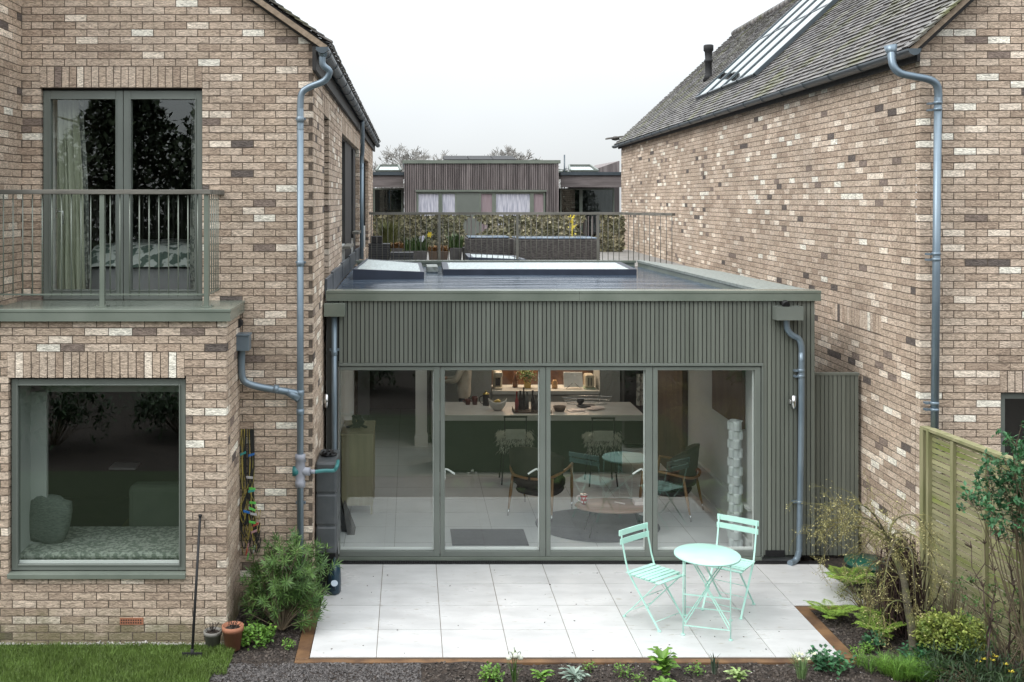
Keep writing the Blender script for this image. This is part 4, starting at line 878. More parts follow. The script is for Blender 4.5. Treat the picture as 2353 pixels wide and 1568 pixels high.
for k in range(2):
    t = thing('bare_tree', 'x', 'tree', (0, 0, 0), 'bare trees on the skyline'); tr, br = bare_tree(8, 40+k); tr.build('trunk', TWIG, t); br.build('crown', TWIG, t); protos.append(t)
spots = [(866, 80, .90, 'leftmost bare tree behind the left glazed wing'), (905, 86, 1.02, 'bare tree behind the left wing rooflight'), (958, 82, 1.04, 'widest bare tree above the left end of the timber house'), (985, 92, 1.08, 'bare tree just left of the solar panels'), (1040, 90, .94, 'low bare tree behind the left solar panel'), (1088, 90, 1.02, 'bare tree behind the middle solar panel'), (1146, 84, 1.10, 'tallest bare tree behind the right solar panel'), (1172, 92, 1.0, 'bare tree at the right end of the solar panels'), (1295, 70, .80, 'small bare tree beside the television aerial')]
for i, (px, Y, s_, lb) in enumerate(spots):
    o = protos[i] if i < 2 else copy_tree(protos[i % 2]); o.location = (P(px, 0, Y)[0], Y, 0); o.rotation_euler.z = i*1.3; o.scale = (s_*1.1, s_*1.1, s_*.97); o['label'] = lb
m = MB(); rg = random.Random(9)
for _ in range(900):
    a = rg.uniform(0, 6.28); r_ = rg.uniform(0, 2.6); z = 6.2+rg.uniform(0, 1.1)*(1-r_/2.8); c = Vector((r_*math.cos(a), r_*math.sin(a), z)); m.tri(c, c+Vector((rg.gauss(0, .3), rg.gauss(0, .3), rg.gauss(0, .08))), c+Vector((rg.gauss(0, .3), 0, rg.gauss(0, .08))), rg.random())
cd = thing('cedar', 'dark flat topped evergreen beyond the right end of the timber house roof', 'tree', (P(1232, 0, 75)[0], 75, 0))
m.v = [(x+cd.location.x, y+75, z-.25) for x, y, z in m.v]; m.build('crown', M('cedar_green', (.05, .065, .05), rough=.9, rnd=.4), cd)
m = MB(); m.tube([(cd.location.x, 75, 0), (cd.location.x, 75, 6.5)], [.3, .1], 8); m.build('trunk', TWIG, cd)

# ================================================================= TERRACE THINGS
def leaf(mb, c, d, up, L_, W_, r, fold=.15):
    d, up = Vector(d).normalized(), Vector(up); s_ = d.cross(up); s_ = s_.normalized() if s_.length > 1e-4 else Vector((1, 0, 0)); n_ = s_.cross(d)
    c = Vector(c); k = len(mb.v); mb.v += [tuple(c), tuple(c+d*L_*.5+s_*W_*.5+n_*W_*fold), tuple(c+d*L_), tuple(c+d*L_*.5-s_*W_*.5+n_*W_*fold), tuple(c+d*L_*.5)]
    mb.face((k, k+1, k+4), r); mb.face((k+1, k+2, k+4), r); mb.face((k+2, k+3, k+4), r); mb.face((k+3, k, k+4), r)
def rv(rg): 
    v = Vector((rg.gauss(0, 1), rg.gauss(0, 1), rg.gauss(0, 1))); return v.normalized()
IVY = M('ivy_screen_leaf', (.17, .155, .085), (.08, .085, .045), scale=1.5, rough=.7, rnd=.7, c3=(.30, .27, .18), s3=9, r3=(.52, .64))
Yh = 26.5; hx0_, hx1_ = P(862, 0, Yh)[0], P(1430, 0, Yh)[0]; hz1 = P(0, 497, Yh)[1]
IV = thing('leaf_screen', 'ivy leaf screen panel in greens and creams along the back of the terrace', 'screen', ((hx0_+hx1_)/2, Yh, 2.8))
m = MB(); rg = random.Random(4)
for _ in range(19000):
    x, z = rg.uniform(hx0_, hx1_), rg.uniform(2.8, hz1)
    if noise.noise((x*1.6, 3, z*1.6)) > .42+(.0 if x < 3.6 or x > 4.6 else -.25) and z > 2.95: continue
    leaf(m, (x, Yh+rg.uniform(-.06, .05), z), (rg.gauss(0, 1), -.3, rg.gauss(-.4, .8)), (0, -1, .3), rg.uniform(.07, .12), rg.uniform(.05, .085), rg.random())
m.build('leaves', IVY, IV)
m = MB(); 
for i in range(60): x = hx0_+(hx1_-hx0_)*i/59; m.box(x-.012, x+.012, Yh+.06, Yh+.08, 2.8, hz1)
m.build('trellis', TIMB, IV)
def planter(x0, x1, y0, y1, h, mat, label, cat='planter', nm='planter', ribs=0):
    t = thing(nm, label, cat, ((x0+x1)/2, (y0+y1)/2, 2.8), 'planters along the back of the terrace'); m = MB()
    if ribs:
        m.box(x0+.01, x1-.01, y0+.01, y1-.01, 2.8, 2.8+h-.01); rh = h/ribs
        for i in range(ribs): m.box(x0, x1, y0, y1, 2.8+i*rh+.01, 2.8+(i+1)*rh-.008, bev=.004)
    else:
        m.hexa([(x0+.02, y0+.02, 2.8), (x1-.02, y0+.02, 2.8), (x1-.02, y1-.02, 2.8), (x0+.02, y1-.02, 2.8), (x0, y0, 2.8+h), (x1, y0, 2.8+h), (x1, y1, 2.8+h), (x0, y1, 2.8+h)])
        m.box(x0+.03, x1-.03, y0+.03, y1-.03, 2.8+h, 2.8+h+.004)
    m.build('box', mat, t); return t
DKG = M('dark_grey_box', (.035, .037, .04), rough=.6); CON = M('grey_planter_mat', (.12, .115, .11), (.085, .08, .078), scale=6, rough=.85); BRN = M('brown_planter_mat', (.12, .085, .06), (.09, .065, .05), scale=6, rough=.85)
def txz(px, py, Y=23.0): return P(px, py, Y)
LF = M('terrace_leaf', (.05, .10, .03), (.08, .13, .04), scale=5, rough=.5, rnd=.4); ORG = M('orange_sedge', (.30, .15, .05), (.22, .13, .05), scale=5, rough=.8, rnd=.3); YEL = M('yellow_petal', (.68, .56, .06), rough=.5)
def tuft(mb, c, n, h, sp, rg, wd=.012):
    for _ in range(n):
        a = rg.uniform(0, 6.28); r_ = rg.uniform(0, sp*.3); b = Vector((c[0]+r_*math.cos(a), c[1]+r_*math.sin(a), c[2])); o = Vector((math.cos(a), math.sin(a), 0))*sp*rg.uniform(.3, 1); hh = h*rg.uniform(.6, 1.1)
        p1, p2 = b+o*.35+Vector((0, 0, hh*.65)), b+o+Vector((0, 0, hh*rg.uniform(.75, 1))); s_ = Vector((-math.sin(a), math.cos(a), 0))*wd/2; r = rg.random()
        mb.quad(b-s_, b+s_, p1+s_, p1-s_, r); mb.tri(p1-s_, p1+s_, p2, r)
pl = [(846, 896, 560, DKG, 'slatted dark grey storage box at the left end of the terrace', 9, None), (899, 925, 572, CON, 'grey planter with orange sedge beside the slatted box', 0, 'o'), (897, 950, 580, DKG, 'low black slatted trough in front of the daffodil planter', 3, None),
      (930, 982, 578, CON, 'grey planter of daffodil leaves with one yellow flower', 0, 'd'), (985, 1030, 579, BRN, 'brown planter with orange sedge left of the middle post', 0, 'o'), (1034, 1062, 571, CON, 'grey planter with strappy green leaves near the wicker sofa', 0, 'd'), (1064, 1078, 570, CON, 'small grey planter against the end of the wicker sofa', 0, None)]
for k, (pa, pb, pt_, mt, lb, rb, pk) in enumerate(pl):
    Y = 21.5 if k != 2 else 20.8; a, z = P(pa, pt_, Y); b, _ = P(pb, 0, Y); t = planter(a, b, Y, Y+.4, max(.08, z-2.8), mt, lb, ribs=rb)
    if pk:
        g = MB(); rg = random.Random(k)
        for i in range(5): tuft(g, (a+(b-a)*(i+.5)/5, Y+.2, z), 26, .34 if pk == 'd' else .14, .2, rg, .02)
        g.build('foliage', LF if pk == 'd' else ORG, t)
        if k == 3:
            g = MB(); c = Vector((*P(1040-52, 551, Y), 0)); c = Vector((P(1038, 0, Y)[0]-.45, Y+.1, z+.34))
            for i in range(6): leaf(g, c, (math.cos(i), -.3, math.sin(i)), (0, -1, 0), .07, .05, .5)
            g.tube([c+Vector((0, -.02, 0)), c+Vector((0, -.06, 0))], .02, 8); g.build('daffodil_flower', YEL, t)
bx = MB(); a, z = P(852, 545, 21.7); bx.box(a, a+.24, 21.55, 21.8, P(0, 560, 21.5)[1]+.002, z+.02, bev=.01); solo(bx, 'black_box', DARK, 'small black box standing on the slatted storage box', 'box')
WICK = M('grey_wicker', (.055, .05, .048), (.11, .10, .095), scale=16, rough=.7, stretch=(1, 1, 4), ramp=(.45, .55))
TARP = M('wet_blue_cover', (.10, .16, .25), (.30, .36, .42), scale=3, rough=.15)
def wick(px0, px1, pyt, Y, dep, label):
    t = thing('wicker_sofa', label, 'sofa', (P((px0+px1)/2, 0, Y)[0], Y+dep/2, 2.8), 'grey wicker terrace sofas'); a, z = P(px0, pyt, Y); b, _ = P(px1, pyt, Y); g = MB(); rr_ = 14; rh = (z-2.84)/rr_
    g.box(a+.01, b-.01, Y+.01, Y+dep, 2.84, z-.01)
    for i in range(rr_): g.box(a, b, Y, Y+dep+.01, 2.84+i*rh, 2.84+(i+1)*rh-.012)
    g.build('wicker_body', WICK, t)
    for xx in (a+.05, b-.05):
        h = MB(); h.box(xx-.02, xx+.02, Y+.05, Y+.09, 2.8, 2.838); h.build('leg', DARK, t)
    g = MB(); g.box(a+.03, b-.05, Y+.05, Y+dep-.02, z+.001, z+.03, bev=.012); g.build('cushion_cover', TARP, t)
wick(1073, 1178, 548, 20.6, .9, 'shorter dark grey wicker sofa left of the terrace post'); wick(1182, 1379, 550, 20.2, .9, 'long dark grey wicker sofa with wet blue cover right of the terrace post')
m = MB(); rg = random.Random(2); tuft(m, (P(895, 0, 24)[0], 24, 2.8), 420, .95, .42, rg, .018); solo(m, 'reed_grass', M('reed_green', (.10, .12, .03), (.14, .14, .05), scale=4, rough=.7, rnd=.3), 'feathery olive grass clump at the left end of the leaf screen', 'plant')
m = MB(); c = Vector((*P(1315, 497, 25.5), 0)); c = Vector((c.x, 25.5, c.y-.02)); rg = random.Random(1)
for i in range(18): leaf(m, c+Vector((rg.gauss(0, .035), 0, -rg.random()**2*.4)), rv(rg), (0, -1, 0), .085, .045, rg.random())
m.tube([c+Vector((0, .05, -.9)), c], .012, 6)
solo(m, 'yellow_flower', YEL, 'tall yellow flower rising in front of the leaf screen', 'flower')

# ================================================================= BISTRO SET
def fbar(mb, a, b, w_, t_, up=(0, 0, 1)): mb.bar(a, b, t_, w_, up)
def bistro_chair(label):
    t = thing('folding_chair', label, 'chair', (0, 0, 0), 'mint green folding bistro chairs'); hw = .195
    # facing +Y; rear feet y=-.22, front feet y=.22, seat .45, back top .84
    for s_ in (-1, 1):
        g = MB(); x = s_*hw   # upright runs from backrest top down to the front foot
        pts = [(x, -.245, .84), (x, -.225, .72), (x, -.185, .56), (x, -.15, .46)]
        for a, b in zip(pts, pts[1:]): fbar(g, a, b, .016, .008, (1, 0, 0))
        fbar(g, pts[-1], (x, .22, .012), .018, .008, (1, 0, 0)); g.lathe((x, .225, 0), [(.016, 0), (.018, .004), (.016, .012)], 10); g.build('back_leg', MINT, t)
        g = MB(); xi = s_*(hw-.022); fbar(g, (xi, .19, .44), (xi, -.22, .012), .017, .008, (1, 0, 0)); g.lathe((xi, -.222, 0), [(.016, 0), (.018, .004), (.016, .012)], 10); g.build('front_leg', MINT, t)
        g = MB(); fbar(g, (s_*(hw-.012), -.16, .44), (s_*(hw-.012), .21, .445), .02, .008, (1, 0, 0)); g.build('seat_rail', MINT, t)
    for a, b, c in ((hw, .165, .07), (hw-.02, -.17, .07), (hw-.02, -.03, .24)): g = MB(); g.tube([(-a, b, c), (a, b, c)], .0035, 6); g.build('stretcher', MINT, t)
    for zz in (.822, .742):
        g = MB(); n = 8
        for i in range(n):
            x0, x1 = -.215+.43*i/n, -.215+.43*(i+1)/n; f = lambda x: -.258-.006*(1-(x/.215)**2)
            k = len(g.v); yo = (zz-.825)*-.2
            g.hexa([(x0, f(x0)+yo, zz-.027), (x1, f(x1)+yo, zz-.027), (x1, f(x1)+.012+yo, zz-.027), (x0, f(x0)+.012+yo, zz-.027), (x0, f(x0)+yo, zz+.027), (x1, f(x1)+yo, zz+.027), (x1, f(x1)+.012+yo, zz+.027), (x0, f(x0)+.012+yo, zz+.027)])
        g.build('back_slat', MINT, t)
    for i in range(7):
        y = -.155+i*.06; z = .458-.004*math.sin(i)+(.0 if i < 6 else -.008); hwid = .205
        g = MB(); g.box(-hwid, hwid, y-.0215, y+.0215, z-.005, z+.005, bev=.002); g.build('seat_slat', MINT, t)
    return t
c1 = bistro_chair('mint green folding chair left of the round table, seat turned towards it')
c2 = copy_tree(c1); c2['label'] = 'mint green folding chair behind the round table, its back to the glass doors'
c1.location = (2.395, 10.275, .001); c1.rotation_euler.z = R(218); c2.location = (3.23, 10.575, .001); c2.rotation_euler.z = R(143.5)
T = thing('bistro_table', 'round mint green folding table on the pale patio', 'table', (0, 0, 0)); 
g = MB(); g.lathe((0, 0, .69), [(0, .0), (.30, .0), (.312, .004), (.312, .016), (.305, .022), (0, .022)], 48); g.build('tabletop', MINT, T)
hx, hy = .215, .24
for sx in (-1, 1):
    for sy in (-1, 1):
        g = MB(); g.tube([(sx*hx, sy*hy, .012), (sx*hx, sy*hy*.9, .45), (sx*hx, sy*.20, .69)], .006, 8); g.lathe((sx*hx, sy*hy, 0), [(.018, 0), (.02, .005), (.016, .012)], 10); g.build('leg', MINT, T)
g = MB()
for sy in (-1, 1): fbar(g, (-hx, sy*hy*.98, .09), (hx, sy*hy*.98, .09), .010, .006); 
fbar(g, (-hx, -hy*.93, .38), (hx, -hy*.93, .38), .012, .006)
for sx in (-1, 1): fbar(g, (sx*hx*.92, -hy*.95, .10), (sx*-hx*.1, 0, .40), .011, .005); fbar(g, (sx*hx*.92, hy*.92, .66), (sx*-hx*.1, 0, .40), .011, .005); 
fbar(g, (-hx, -hy*.95, .12), (hx, hy*.9, .66), .011, .005); fbar(g, (hx, -hy*.95, .12), (-hx, hy*.9, .66), .011, .005)
g.build('brace', MINT, T)
T.location = (2.865, 10.075, .001); T.rotation_euler.z = R(-17)

# ================================================================= SMALL THINGS BY THE LEFT WALL
t = thing('water_butt', 'tall slim dark grey water butt against the brick side wall', 'water butt', (-.87, 11.1, 0))
BUT = M('butt_plastic', (.06, .067, .072), (.08, .087, .092), scale=8, rough=.45, bump=.1)
m = MB(); x0, x1, y0, y1 = -.972, -.752, 10.82, 11.42
for za, zb in ((.46, .74), (.752, 1.075), (1.087, 1.40)): m.box(x0, x1, y0, y1, za, zb, bev=.022)
m.box(x0+.015, x1-.015, y0+.015, y1-.015, .47, 1.38); m.build('tank', BUT, t)
m = MB(); m.lathe(((x0+x1)/2, 11.15, 1.40), [(.085, 0), (.095, .012), (.085, .02), (.04, .022)], 20)
for i in range(14): a = i*.9; m.tube([((x0+x1)/2+.07*math.cos(a), 11.12+.12*math.sin(a), 1.425), ((x0+x1)/2+.05*math.cos(a+2), 11.1+.09*math.sin(a+2.3), 1.45)], .009, 5)
m.build('lid', DARK, t)
m = MB(); m.box(x0+.01, x1-.03, 11.05, 11.40, .0, .458); m.build('stand', DARK, t)
m = MB(); m.tube([(x1-.1, 10.82, .52), (x1-.1, 10.76, .52), (x1-.1, 10.75, .49)], .012, 8); m.build('tap', DARK, t)
t = thing('watering_can', 'dark blue watering can with round pale rose beside the shrub', 'watering can', (-.79, 10.98, 0)); NVY = M('dark_blue_plastic', (.008, .03, .05), rough=.3)
m = MB(); m.lathe((-.79, 11.0, .002), [(.0, 0), (.07, 0), (.078, .02), (.08, .12), (.074, .24), (.055, .29), (.04, .295)], 22, sx=.9, sy=1.5); m.build('body', NVY, t)
m = MB(); m.tube(smooth_path([(-.79, 11.06, .28), (-.79, 11.04, .34), (-.79, 10.96, .35), (-.79, 10.90, .29), (-.785, 10.895, .22)]), .011, 8); m.build('handle', NVY, t)
m = MB(); m.tube([(-.785, 10.90, .05), (-.78, 10.86, .13)], .014, 8); m.build('spout', NVY, t)
m = MB(); m.tube([(-.78, 10.865, .125), (-.778, 10.848, .145)], [.018, .036], 18); m.build('rose', M('pale_blue_plastic', (.35, .42, .48), rough=.4), t)
def pot(x, y, h, rt_, rb, mat, label):
    t = thing('flower_pot', label, 'flower pot', (x, y, -.01), 'plant pots at the corner of the bay'); m = MB()
    m.lathe((x, y, -.01), [(0, 0), (rb, 0), (rt_*.95, h*.78), (rt_*1.04, h*.78), (rt_*1.06, h), (rt_*.93, h), (rt_*.88, h*.82), (0, h*.82)], 28); m.build('pot', mat, t)
    m = MB(); m.lathe((x, y, -.01+h*.82+.001), [(rt_*.88, 0), (rt_*.7, .014), (.0, .02)], 18); rg = random.Random(int(h*100))
    for _ in range(22): a = rg.uniform(0, 6.28); r_ = rg.uniform(0, rt_*.7); m.tube([(x+r_*math.cos(a), y+r_*math.sin(a), h*.82), (x+r_*math.cos(a)+rg.gauss(0, .03), y+r_*math.sin(a)+rg.gauss(0, .03), h*.82+rg.uniform(.01, .1))], .0025, 4, r=rg.random())
    m.build('soil', SOIL, t)
pot(-1.815, 9.66, .155, .08, .062, M('grey_pot', (.22, .21, .19), (.16, .155, .13), scale=8, rough=.9), 'small grey flower pot between the garden pole and the terracotta pot')
pot(-1.625, 9.63, .215, .095, .068, TERRA, 'terracotta flower pot with dry stems at the corner of the bay')
t = thing('lawn_edger', 'long black garden tool leaning on the wall under the bay window corner', 'garden tool', (-1.95, 9.5, 0))
m = MB(); tp = (P(460, 0, 9.78)[0], 9.775, 1.16); ft = (P(441, 0, 9.42)[0], 9.44, .06); m.tube([ft, tp], .0125, 10); m.tube([tp, (tp[0]+.002, tp[1]+.002, tp[2]+.02)], .018, 8); m.build('shaft', DARK, t)
m = MB(); m.tube([(ft[0], 9.44, .07), (ft[0]-.002, 9.435, .0)], .016, 8)
for i in range(9): m.tube([(ft[0]-.08+i*.02, 9.43, .03), (ft[0]-.09+i*.0225, 9.41, -.015)], .0035, 5)
m.box(ft[0]-.09, ft[0]+.09, 9.425, 9.437, .025, .04); m.build('rake_head', DARK, t)
# hanging cords with pegs
t = thing('peg_cords', 'bundle of yellow and black cords with coloured pegs hanging in the wall corner', 'clothes line', (-1.63, 10.5, 1.8)); rg = random.Random(5)
CY_ = M('yellow_cord', (.42, .34, .07), (.30, .24, .08), scale=8, rough=.8); CB = M('black_cord', (.02, .02, .018), rough=.8)
for mt, n, nm in ((CY_, 16, 'yellow_cord'), (CB, 15, 'black_cord')):
    m = MB()
    for i in range(n):
        xt = -1.70+.13*rg.random(); xb2 = -1.705+.16*rg.random(); zb = rg.uniform(.55, .95); 
        m.tube(smooth_path([(xt, 10.575, 1.8), (xt+rg.gauss(0, .01), 10.56, 1.35), (xb2, 10.54, zb+.15), (xb2+.03, 10.53, zb), (xb2+.05, 10.54, zb+.1)], 4), .0035 if mt is CY_ else .006, 5, cap=False)
    m.build(nm, mt, t)
PC = {n: M('peg_'+n, c, rough=.4) for n, c in dict(blue=(.03, .2, .6), green=(.15, .65, .12), white=(.6, .6, .62), teal=(.05, .4, .38), red=(.55, .08, .06), pink=(.6, .35, .38)).items()}
for i, (px, py, cn) in enumerate([(578, 1045, 'blue'), (559, 1042, 'teal'), (574, 1097, 'white'), (580, 1123, 'green'), (578, 1128, 'teal'), (581, 1155, 'green'), (567, 1176, 'blue'), (583, 1181, 'white'), (580, 1170, 'green'), (580, 1200, 'green'), (588, 1205, 'red'), (584, 1221, 'pink'), (570, 1256, 'pink'), (584, 1262, 'white'), (567, 1268, 'red'), (570, 1279, 'green')]):
    x, z = P(px, py, 10.5); m = MB(); a = rg.uniform(-.5, .5) if py < 1230 else 1.3; d = Vector((math.cos(a), -.2, math.sin(a)))
    for s_ in (-1, 1): m.obox(Vector((x, 10.49, z))+Vector((0, 0, .006*s_)), d, (0, 1, 0), d.cross(Vector((0, 1, 0)))+Vector((0, 0, .0)), .034, .006, .004)
    m.build('peg', PC[cn], t)

# ================================================================= PLANTS
def fol(name, c1, c2, **k): return M(name, c1, c2, scale=k.pop('scale', 7), rough=.5, rnd=.45, trans=.22, **k)
G1 = fol('narrow_leaf', (.055, .125, .03), (.11, .19, .045)); G2 = fol('bright_leaf', (.16, .30, .045), (.10, .22, .035)); G3 = fol('glossy_leaf', (.04, .14, .06), (.07, .19, .075)); G4 = fol('variegated_leaf', (.38, .42, .10), (.16, .25, .05), c3=(.62, .62, .2), s3=20); G5 = fol('grey_leaf', (.20, .27, .22), (.26, .33, .27)); STEM = M('stem', (.17, .13, .08), (.11, .09, .06), scale=9, rough=.85); FERN = fol('fern_leaf', (.17, .29, .045), (.25, .36, .06)); DKL = fol('dark_leaf', (.025, .055, .02), (.045, .08, .03))
# narrow-leaved shrub
t = thing('leafy_shrub', 'dense shrub of whorled narrow green leaves by the left downpipe', 'shrub', (-1.25, 10.0, 0)); st_, lf = MB(), MB(); rg = random.Random(12)
for i in range(230):
    a = rg.uniform(0, 6.28); u = math.sqrt(rg.random()); ex_, ey_ = u*.42*math.cos(a), u*.34*math.sin(a); zt = .26+rg.random()*.66*(1-.35*u*u)
    if i % 4 == 0: zt *= .55
    tip = Vector((-1.20+ex_+(.08 if zt > .6 else 0), 10.12+ey_, zt)); zt *= 1
    if i < 60: st_.tube(smooth_path([(-1.22+ex_*.05, 10.03, 0), (-1.22+ex_*.4, 10.05+ey_*.4, zt*.45), tip], 3), [.008, .007, .006, .005, .004, .003, .003][:7], 5, cap=False)
    axd = (Vector((ex_, ey_, .35))+rv(rg)*.15).normalized()
    for lay in range(3):
        for q in range(9):
            b = q/9*6.28+lay; s1 = axd.orthogonal().normalized(); s2 = axd.cross(s1); d = (s1*math.cos(b)+s2*math.sin(b))*1.0+axd*(.1+.35*lay)-Vector((0, 0, .12)); leaf(lf, tip-axd*(.045*(2-lay)), d+rv(rg)*.22, axd, rg.uniform(.05, .105), .012, rg.random())
st_.build('stems', STEM, t); lf.build('foliage', G1, t)
def rosette(name, c, n, L_, W_, mat, label, cat='plant', up=.5, hgt=.05, seed=0, stems=0):
    rg = random.Random(seed); m = MB(); 
    for i in range(n):
        a = i*2.4+rg.gauss(0, .2); e = up*rg.uniform(.4, 1.5); h = hgt*rg.random(); d = Vector((math.cos(a), math.sin(a), e)); b = Vector(c)+Vector((0, 0, h)); l = L_*rg.uniform(.6, 1.1)
        m2 = b+d.normalized()*l*.55; dn = Vector((math.cos(a), math.sin(a), e*.1-.1)); leaf(m, b, d, (0, 0, 1), l*.75, W_, rg.random()); leaf(m, m2, dn, (0, 0, 1), l*.45, W_*.9, rg.random())
    return solo(m, name, mat, label, cat)
def bushy(name, c, r, h, n, ls, wd, mat, label, seed=0, cat='plant', base=0.0, stemmat=None):
    t = thing(name, label, cat, (c[0], c[1], 0)); rg = random.Random(seed); lf, st_ = MB(), MB()
    nt_ = max(5, n//26)
    for i in range(nt_):
        a = rg.uniform(0, 6.28); u = math.sqrt(rg.random()); tip = Vector((c[0]+u*r*math.cos(a), c[1]+u*r*.8*math.sin(a), base+(h-base)*(.35+.65*rg.random())*(1-.4*u*u)))
        b0 = Vector((c[0]+u*r*.15*math.cos(a), c[1]+u*r*.15*math.sin(a), 0)); st_.tube([b0, b0.lerp(tip, .5)+Vector((0, 0, .1*h)), tip], [.006, .004, .002], 4, cap=False)
        for _ in range(n//nt_): q = tip+rv(rg)*ls*rg.uniform(.3, 2.2); leaf(lf, q, rv(rg)+Vector((math.cos(a)*u, math.sin(a)*u, .2)), (0, 0, 1), ls*rg.uniform(.6, 1.2), wd, rg.random())
    st_.build('stems', stemmat or STEM, t); lf.build('foliage', mat, t); return t
gx, gy = G(585, 1475); bushy('geranium', (gx, gy), .17, .12, 700, .035, .035, G2, 'low mound of bright green lobed leaves beside the terracotta pot', 3)
gx, gy = G(655, 1487); bushy('seedling', (gx, gy), .05, .05, 90, .025, .02, G2, 'tiny green seedling right of the low leafy mound', 4)
# front row of the bed
def gz(zx, zy): return G((700+zx/1.68)/1.0625, (1350+zy/1.68)/1.0625)
x, y = gz(845, 520); bushy('low_plant', (x, y), .09, .09, 260, .03, .022, G2, 'small green leafy plant at the left end of the front bed', 5)
x, y = gz(935, 527)
t = thing('snowflake_flower', 'nodding white snowdrop like flowers in front of the patio edge', 'flower', (x, y, 0)); m = MB(); tuft(m, (x, y, 0), 26, .2, .09, random.Random(2), .007); m.build('leaves', G1, t); m = MB()
for i in range(4):
    a = i*1.6; p = Vector((x+.05*math.cos(a), y+.03*math.sin(a), .22+.03*(i % 2))); m.tube(smooth_path([(x, y, 0), (x+.02*math.cos(a), y, .22), p+Vector((0, 0, .03)), p]), .0025, 4)
m.build('stems', G1, t); m = MB()
for i in range(4): a = i*1.6; p = Vector((x+.05*math.cos(a), y+.03*math.sin(a), .19+.03*(i % 2))); m.lathe(tuple(p), [(.022, 0), (.024, .015), (.014, .032), (.002, .04)], 8)
m.build('petals', M('white_petal', (.8, .82, .72), rough=.5, trans=.3), t)
x, y = gz(1045, 520); rosette('low_plant', (x, y, 0), 22, .11, .04, G2, 'green rosette plant beside the white snowdrop flowers', seed=3)
x, y = gz(1180, 520); rosette('grey_plant', (x, y, 0), 34, .15, .032, G5, 'silvery grey green leafy plant in the front bed', seed=4)
x, y = gz(1385, 495); bushy('low_plant', (x, y), .06, .07, 90, .025, .018, G2, 'sparse small green plant left of the big bright rosette', 6)
x, y = gz(1542, 505); rosette('foxglove', (x, y, 0), 34, .16, .065, G2, 'largest bright green rosette at the patio edge', up=.9, hgt=.14, seed=5)
x, y = gz(1545, 560); rosette('low_plant', (x, y, 0), 20, .12, .05, G2, 'lower green rosette right in front of the largest one', seed=6)
x, y = gz(1755, 495); m = MB(); tuft(m, (x, y, 0), 22, .20, .08, random.Random(3), .009); solo(m, 'grape_hyacinth', fol('dark_spike', (.05, .08, .05), (.08, .11, .08)), 'clump of dark upright spikes at the patio edge', 'plant')
x, y = gz(1852, 525); rosette('cowslip', (x, y, 0), 32, .13, .035, fol('pale_leaf', (.36, .46, .20), (.22, .33, .09)), 'pale yellow green leafy clump right of the dark spikes', up=.9, seed=7)
x, y = gz(1680, 490); bushy('low_plant', (x, y), .06, .06, 80, .025, .018, G2, 'sparse seedling between the big rosette and the dark spikes', 8)
x, y = gz(2112, 515)
t = thing('white_daffodil', 'clump of thin leaves with small white flowers at the right end of the front bed', 'flower', (x, y, 0)); m = MB(); tuft(m, (x, y, 0), 60, .24, .13, random.Random(8), .006); m.build('leaves', fol('daff_leaf', (.16, .26, .10), (.22, .32, .14)), t); m = MB(); rg = random.Random(8)
for i in range(7):
    p = Vector((x+rg.uniform(-.09, .09), y+rg.uniform(-.05, .05), rg.uniform(.15, .25)))
    for q in range(6): a = q*1.05; leaf(m, p, (math.cos(a), math.sin(a)*.7-.4, .5), (0, 0, 1), .032, .02, .5)
m.build('petals', M('cream_petal', (.75, .78, .55), rough=.5, trans=.3), t)
x, y = gz(2235, 470); bushy('strawberry_plant', (x, y), .13, .10, 300, .045, .04, G3, 'dark green three lobed leaves over the right corner of the patio edging', 9)
x, y = gz(1240, 475); bushy('low_plant', (x, y), .05, .05, 70, .02, .015, G2, 'tiny weed between the grey plant and the patio edge', 10)
x, y = gz(1450, 525); bushy('low_plant', (x, y), .05, .04, 60, .022, .016, G2, 'flat tiny weed left of the lower rosette', 11)
# ferns
def fern(c, n, L_, label, seed, nm='fern', lean=(0, 0)):
    rg = random.Random(seed); m = MB()
    for i in range(n):
        a = i*6.28/n+rg.gauss(0, .2); l = L_*rg.uniform(.7, 1.1); e = rg.uniform(.7, 1.6); pts = []
        for k in range(15):
            s_ = k/14; pts.append(Vector((c[0]+(math.cos(a)+lean[0])*l*s_*.75, c[1]+(math.sin(a)+lean[1])*l*s_*.75, c[2]+l*e*(.95*s_-.62*s_*s_)*.75)))
        m.tube(pts, .0025, 4, cap=False)
        for k in range(2, 15):
            d = (pts[k]-pts[k-1]).normalized(); sd = d.cross(Vector((0, 0, 1))).normalized(); w_ = l*.26*math.sin(math.pi*min(1, .12+k/14.5))
            for s_ in (-1, 1):
                for off in (0, .5): b = pts[k].lerp(pts[k-1], off); leaf(m, b, sd*s_+d*.35-Vector((0, 0, .15)), (0, 0, 1), w_, l*.04, rg.random(), .05)
    return solo(m, nm, FERN, label, 'fern')
def z8(zx, zy, Z=0): return G((2000+zx/3.226)/1.0625, (1180+zy/3.226)/1.0625, Z)
x, y = z8(110, 1060); fern((x, y, 0), 11, .38, 'bright lime green fern at the corner of the right flower bed', 1)
x, y = z8(255, 900); fern((x, y+.1, .08), 10, .46, 'tall lime fern just behind the bright corner fern', 2)
x, y = z8(470, 1200); fern((x, y, 0), 11, .42, 'darker spreading fern left of the weeping tree trunk', 3)
x, y = z8(360, 1010); bushy('dead_fern', (x, y), .24, .36, 900, .035, .012, fol('dry_leaf', (.20, .20, .08), (.14, .16, .06)), 'tangle of olive brown stems between the ferns', 12)
x, y = z8(440, 1290); bushy('green_seedlings', (x, y), .08, .08, 140, .04, .035, G3, 'small blue green leaves in front of the spreading fern', 13)
x, y = z8(340, 1340); bushy('low_plant', (x, y), .10, .05, 160, .025, .02, G2, 'flat yellow green weeds on the bark in the right bed', 14)
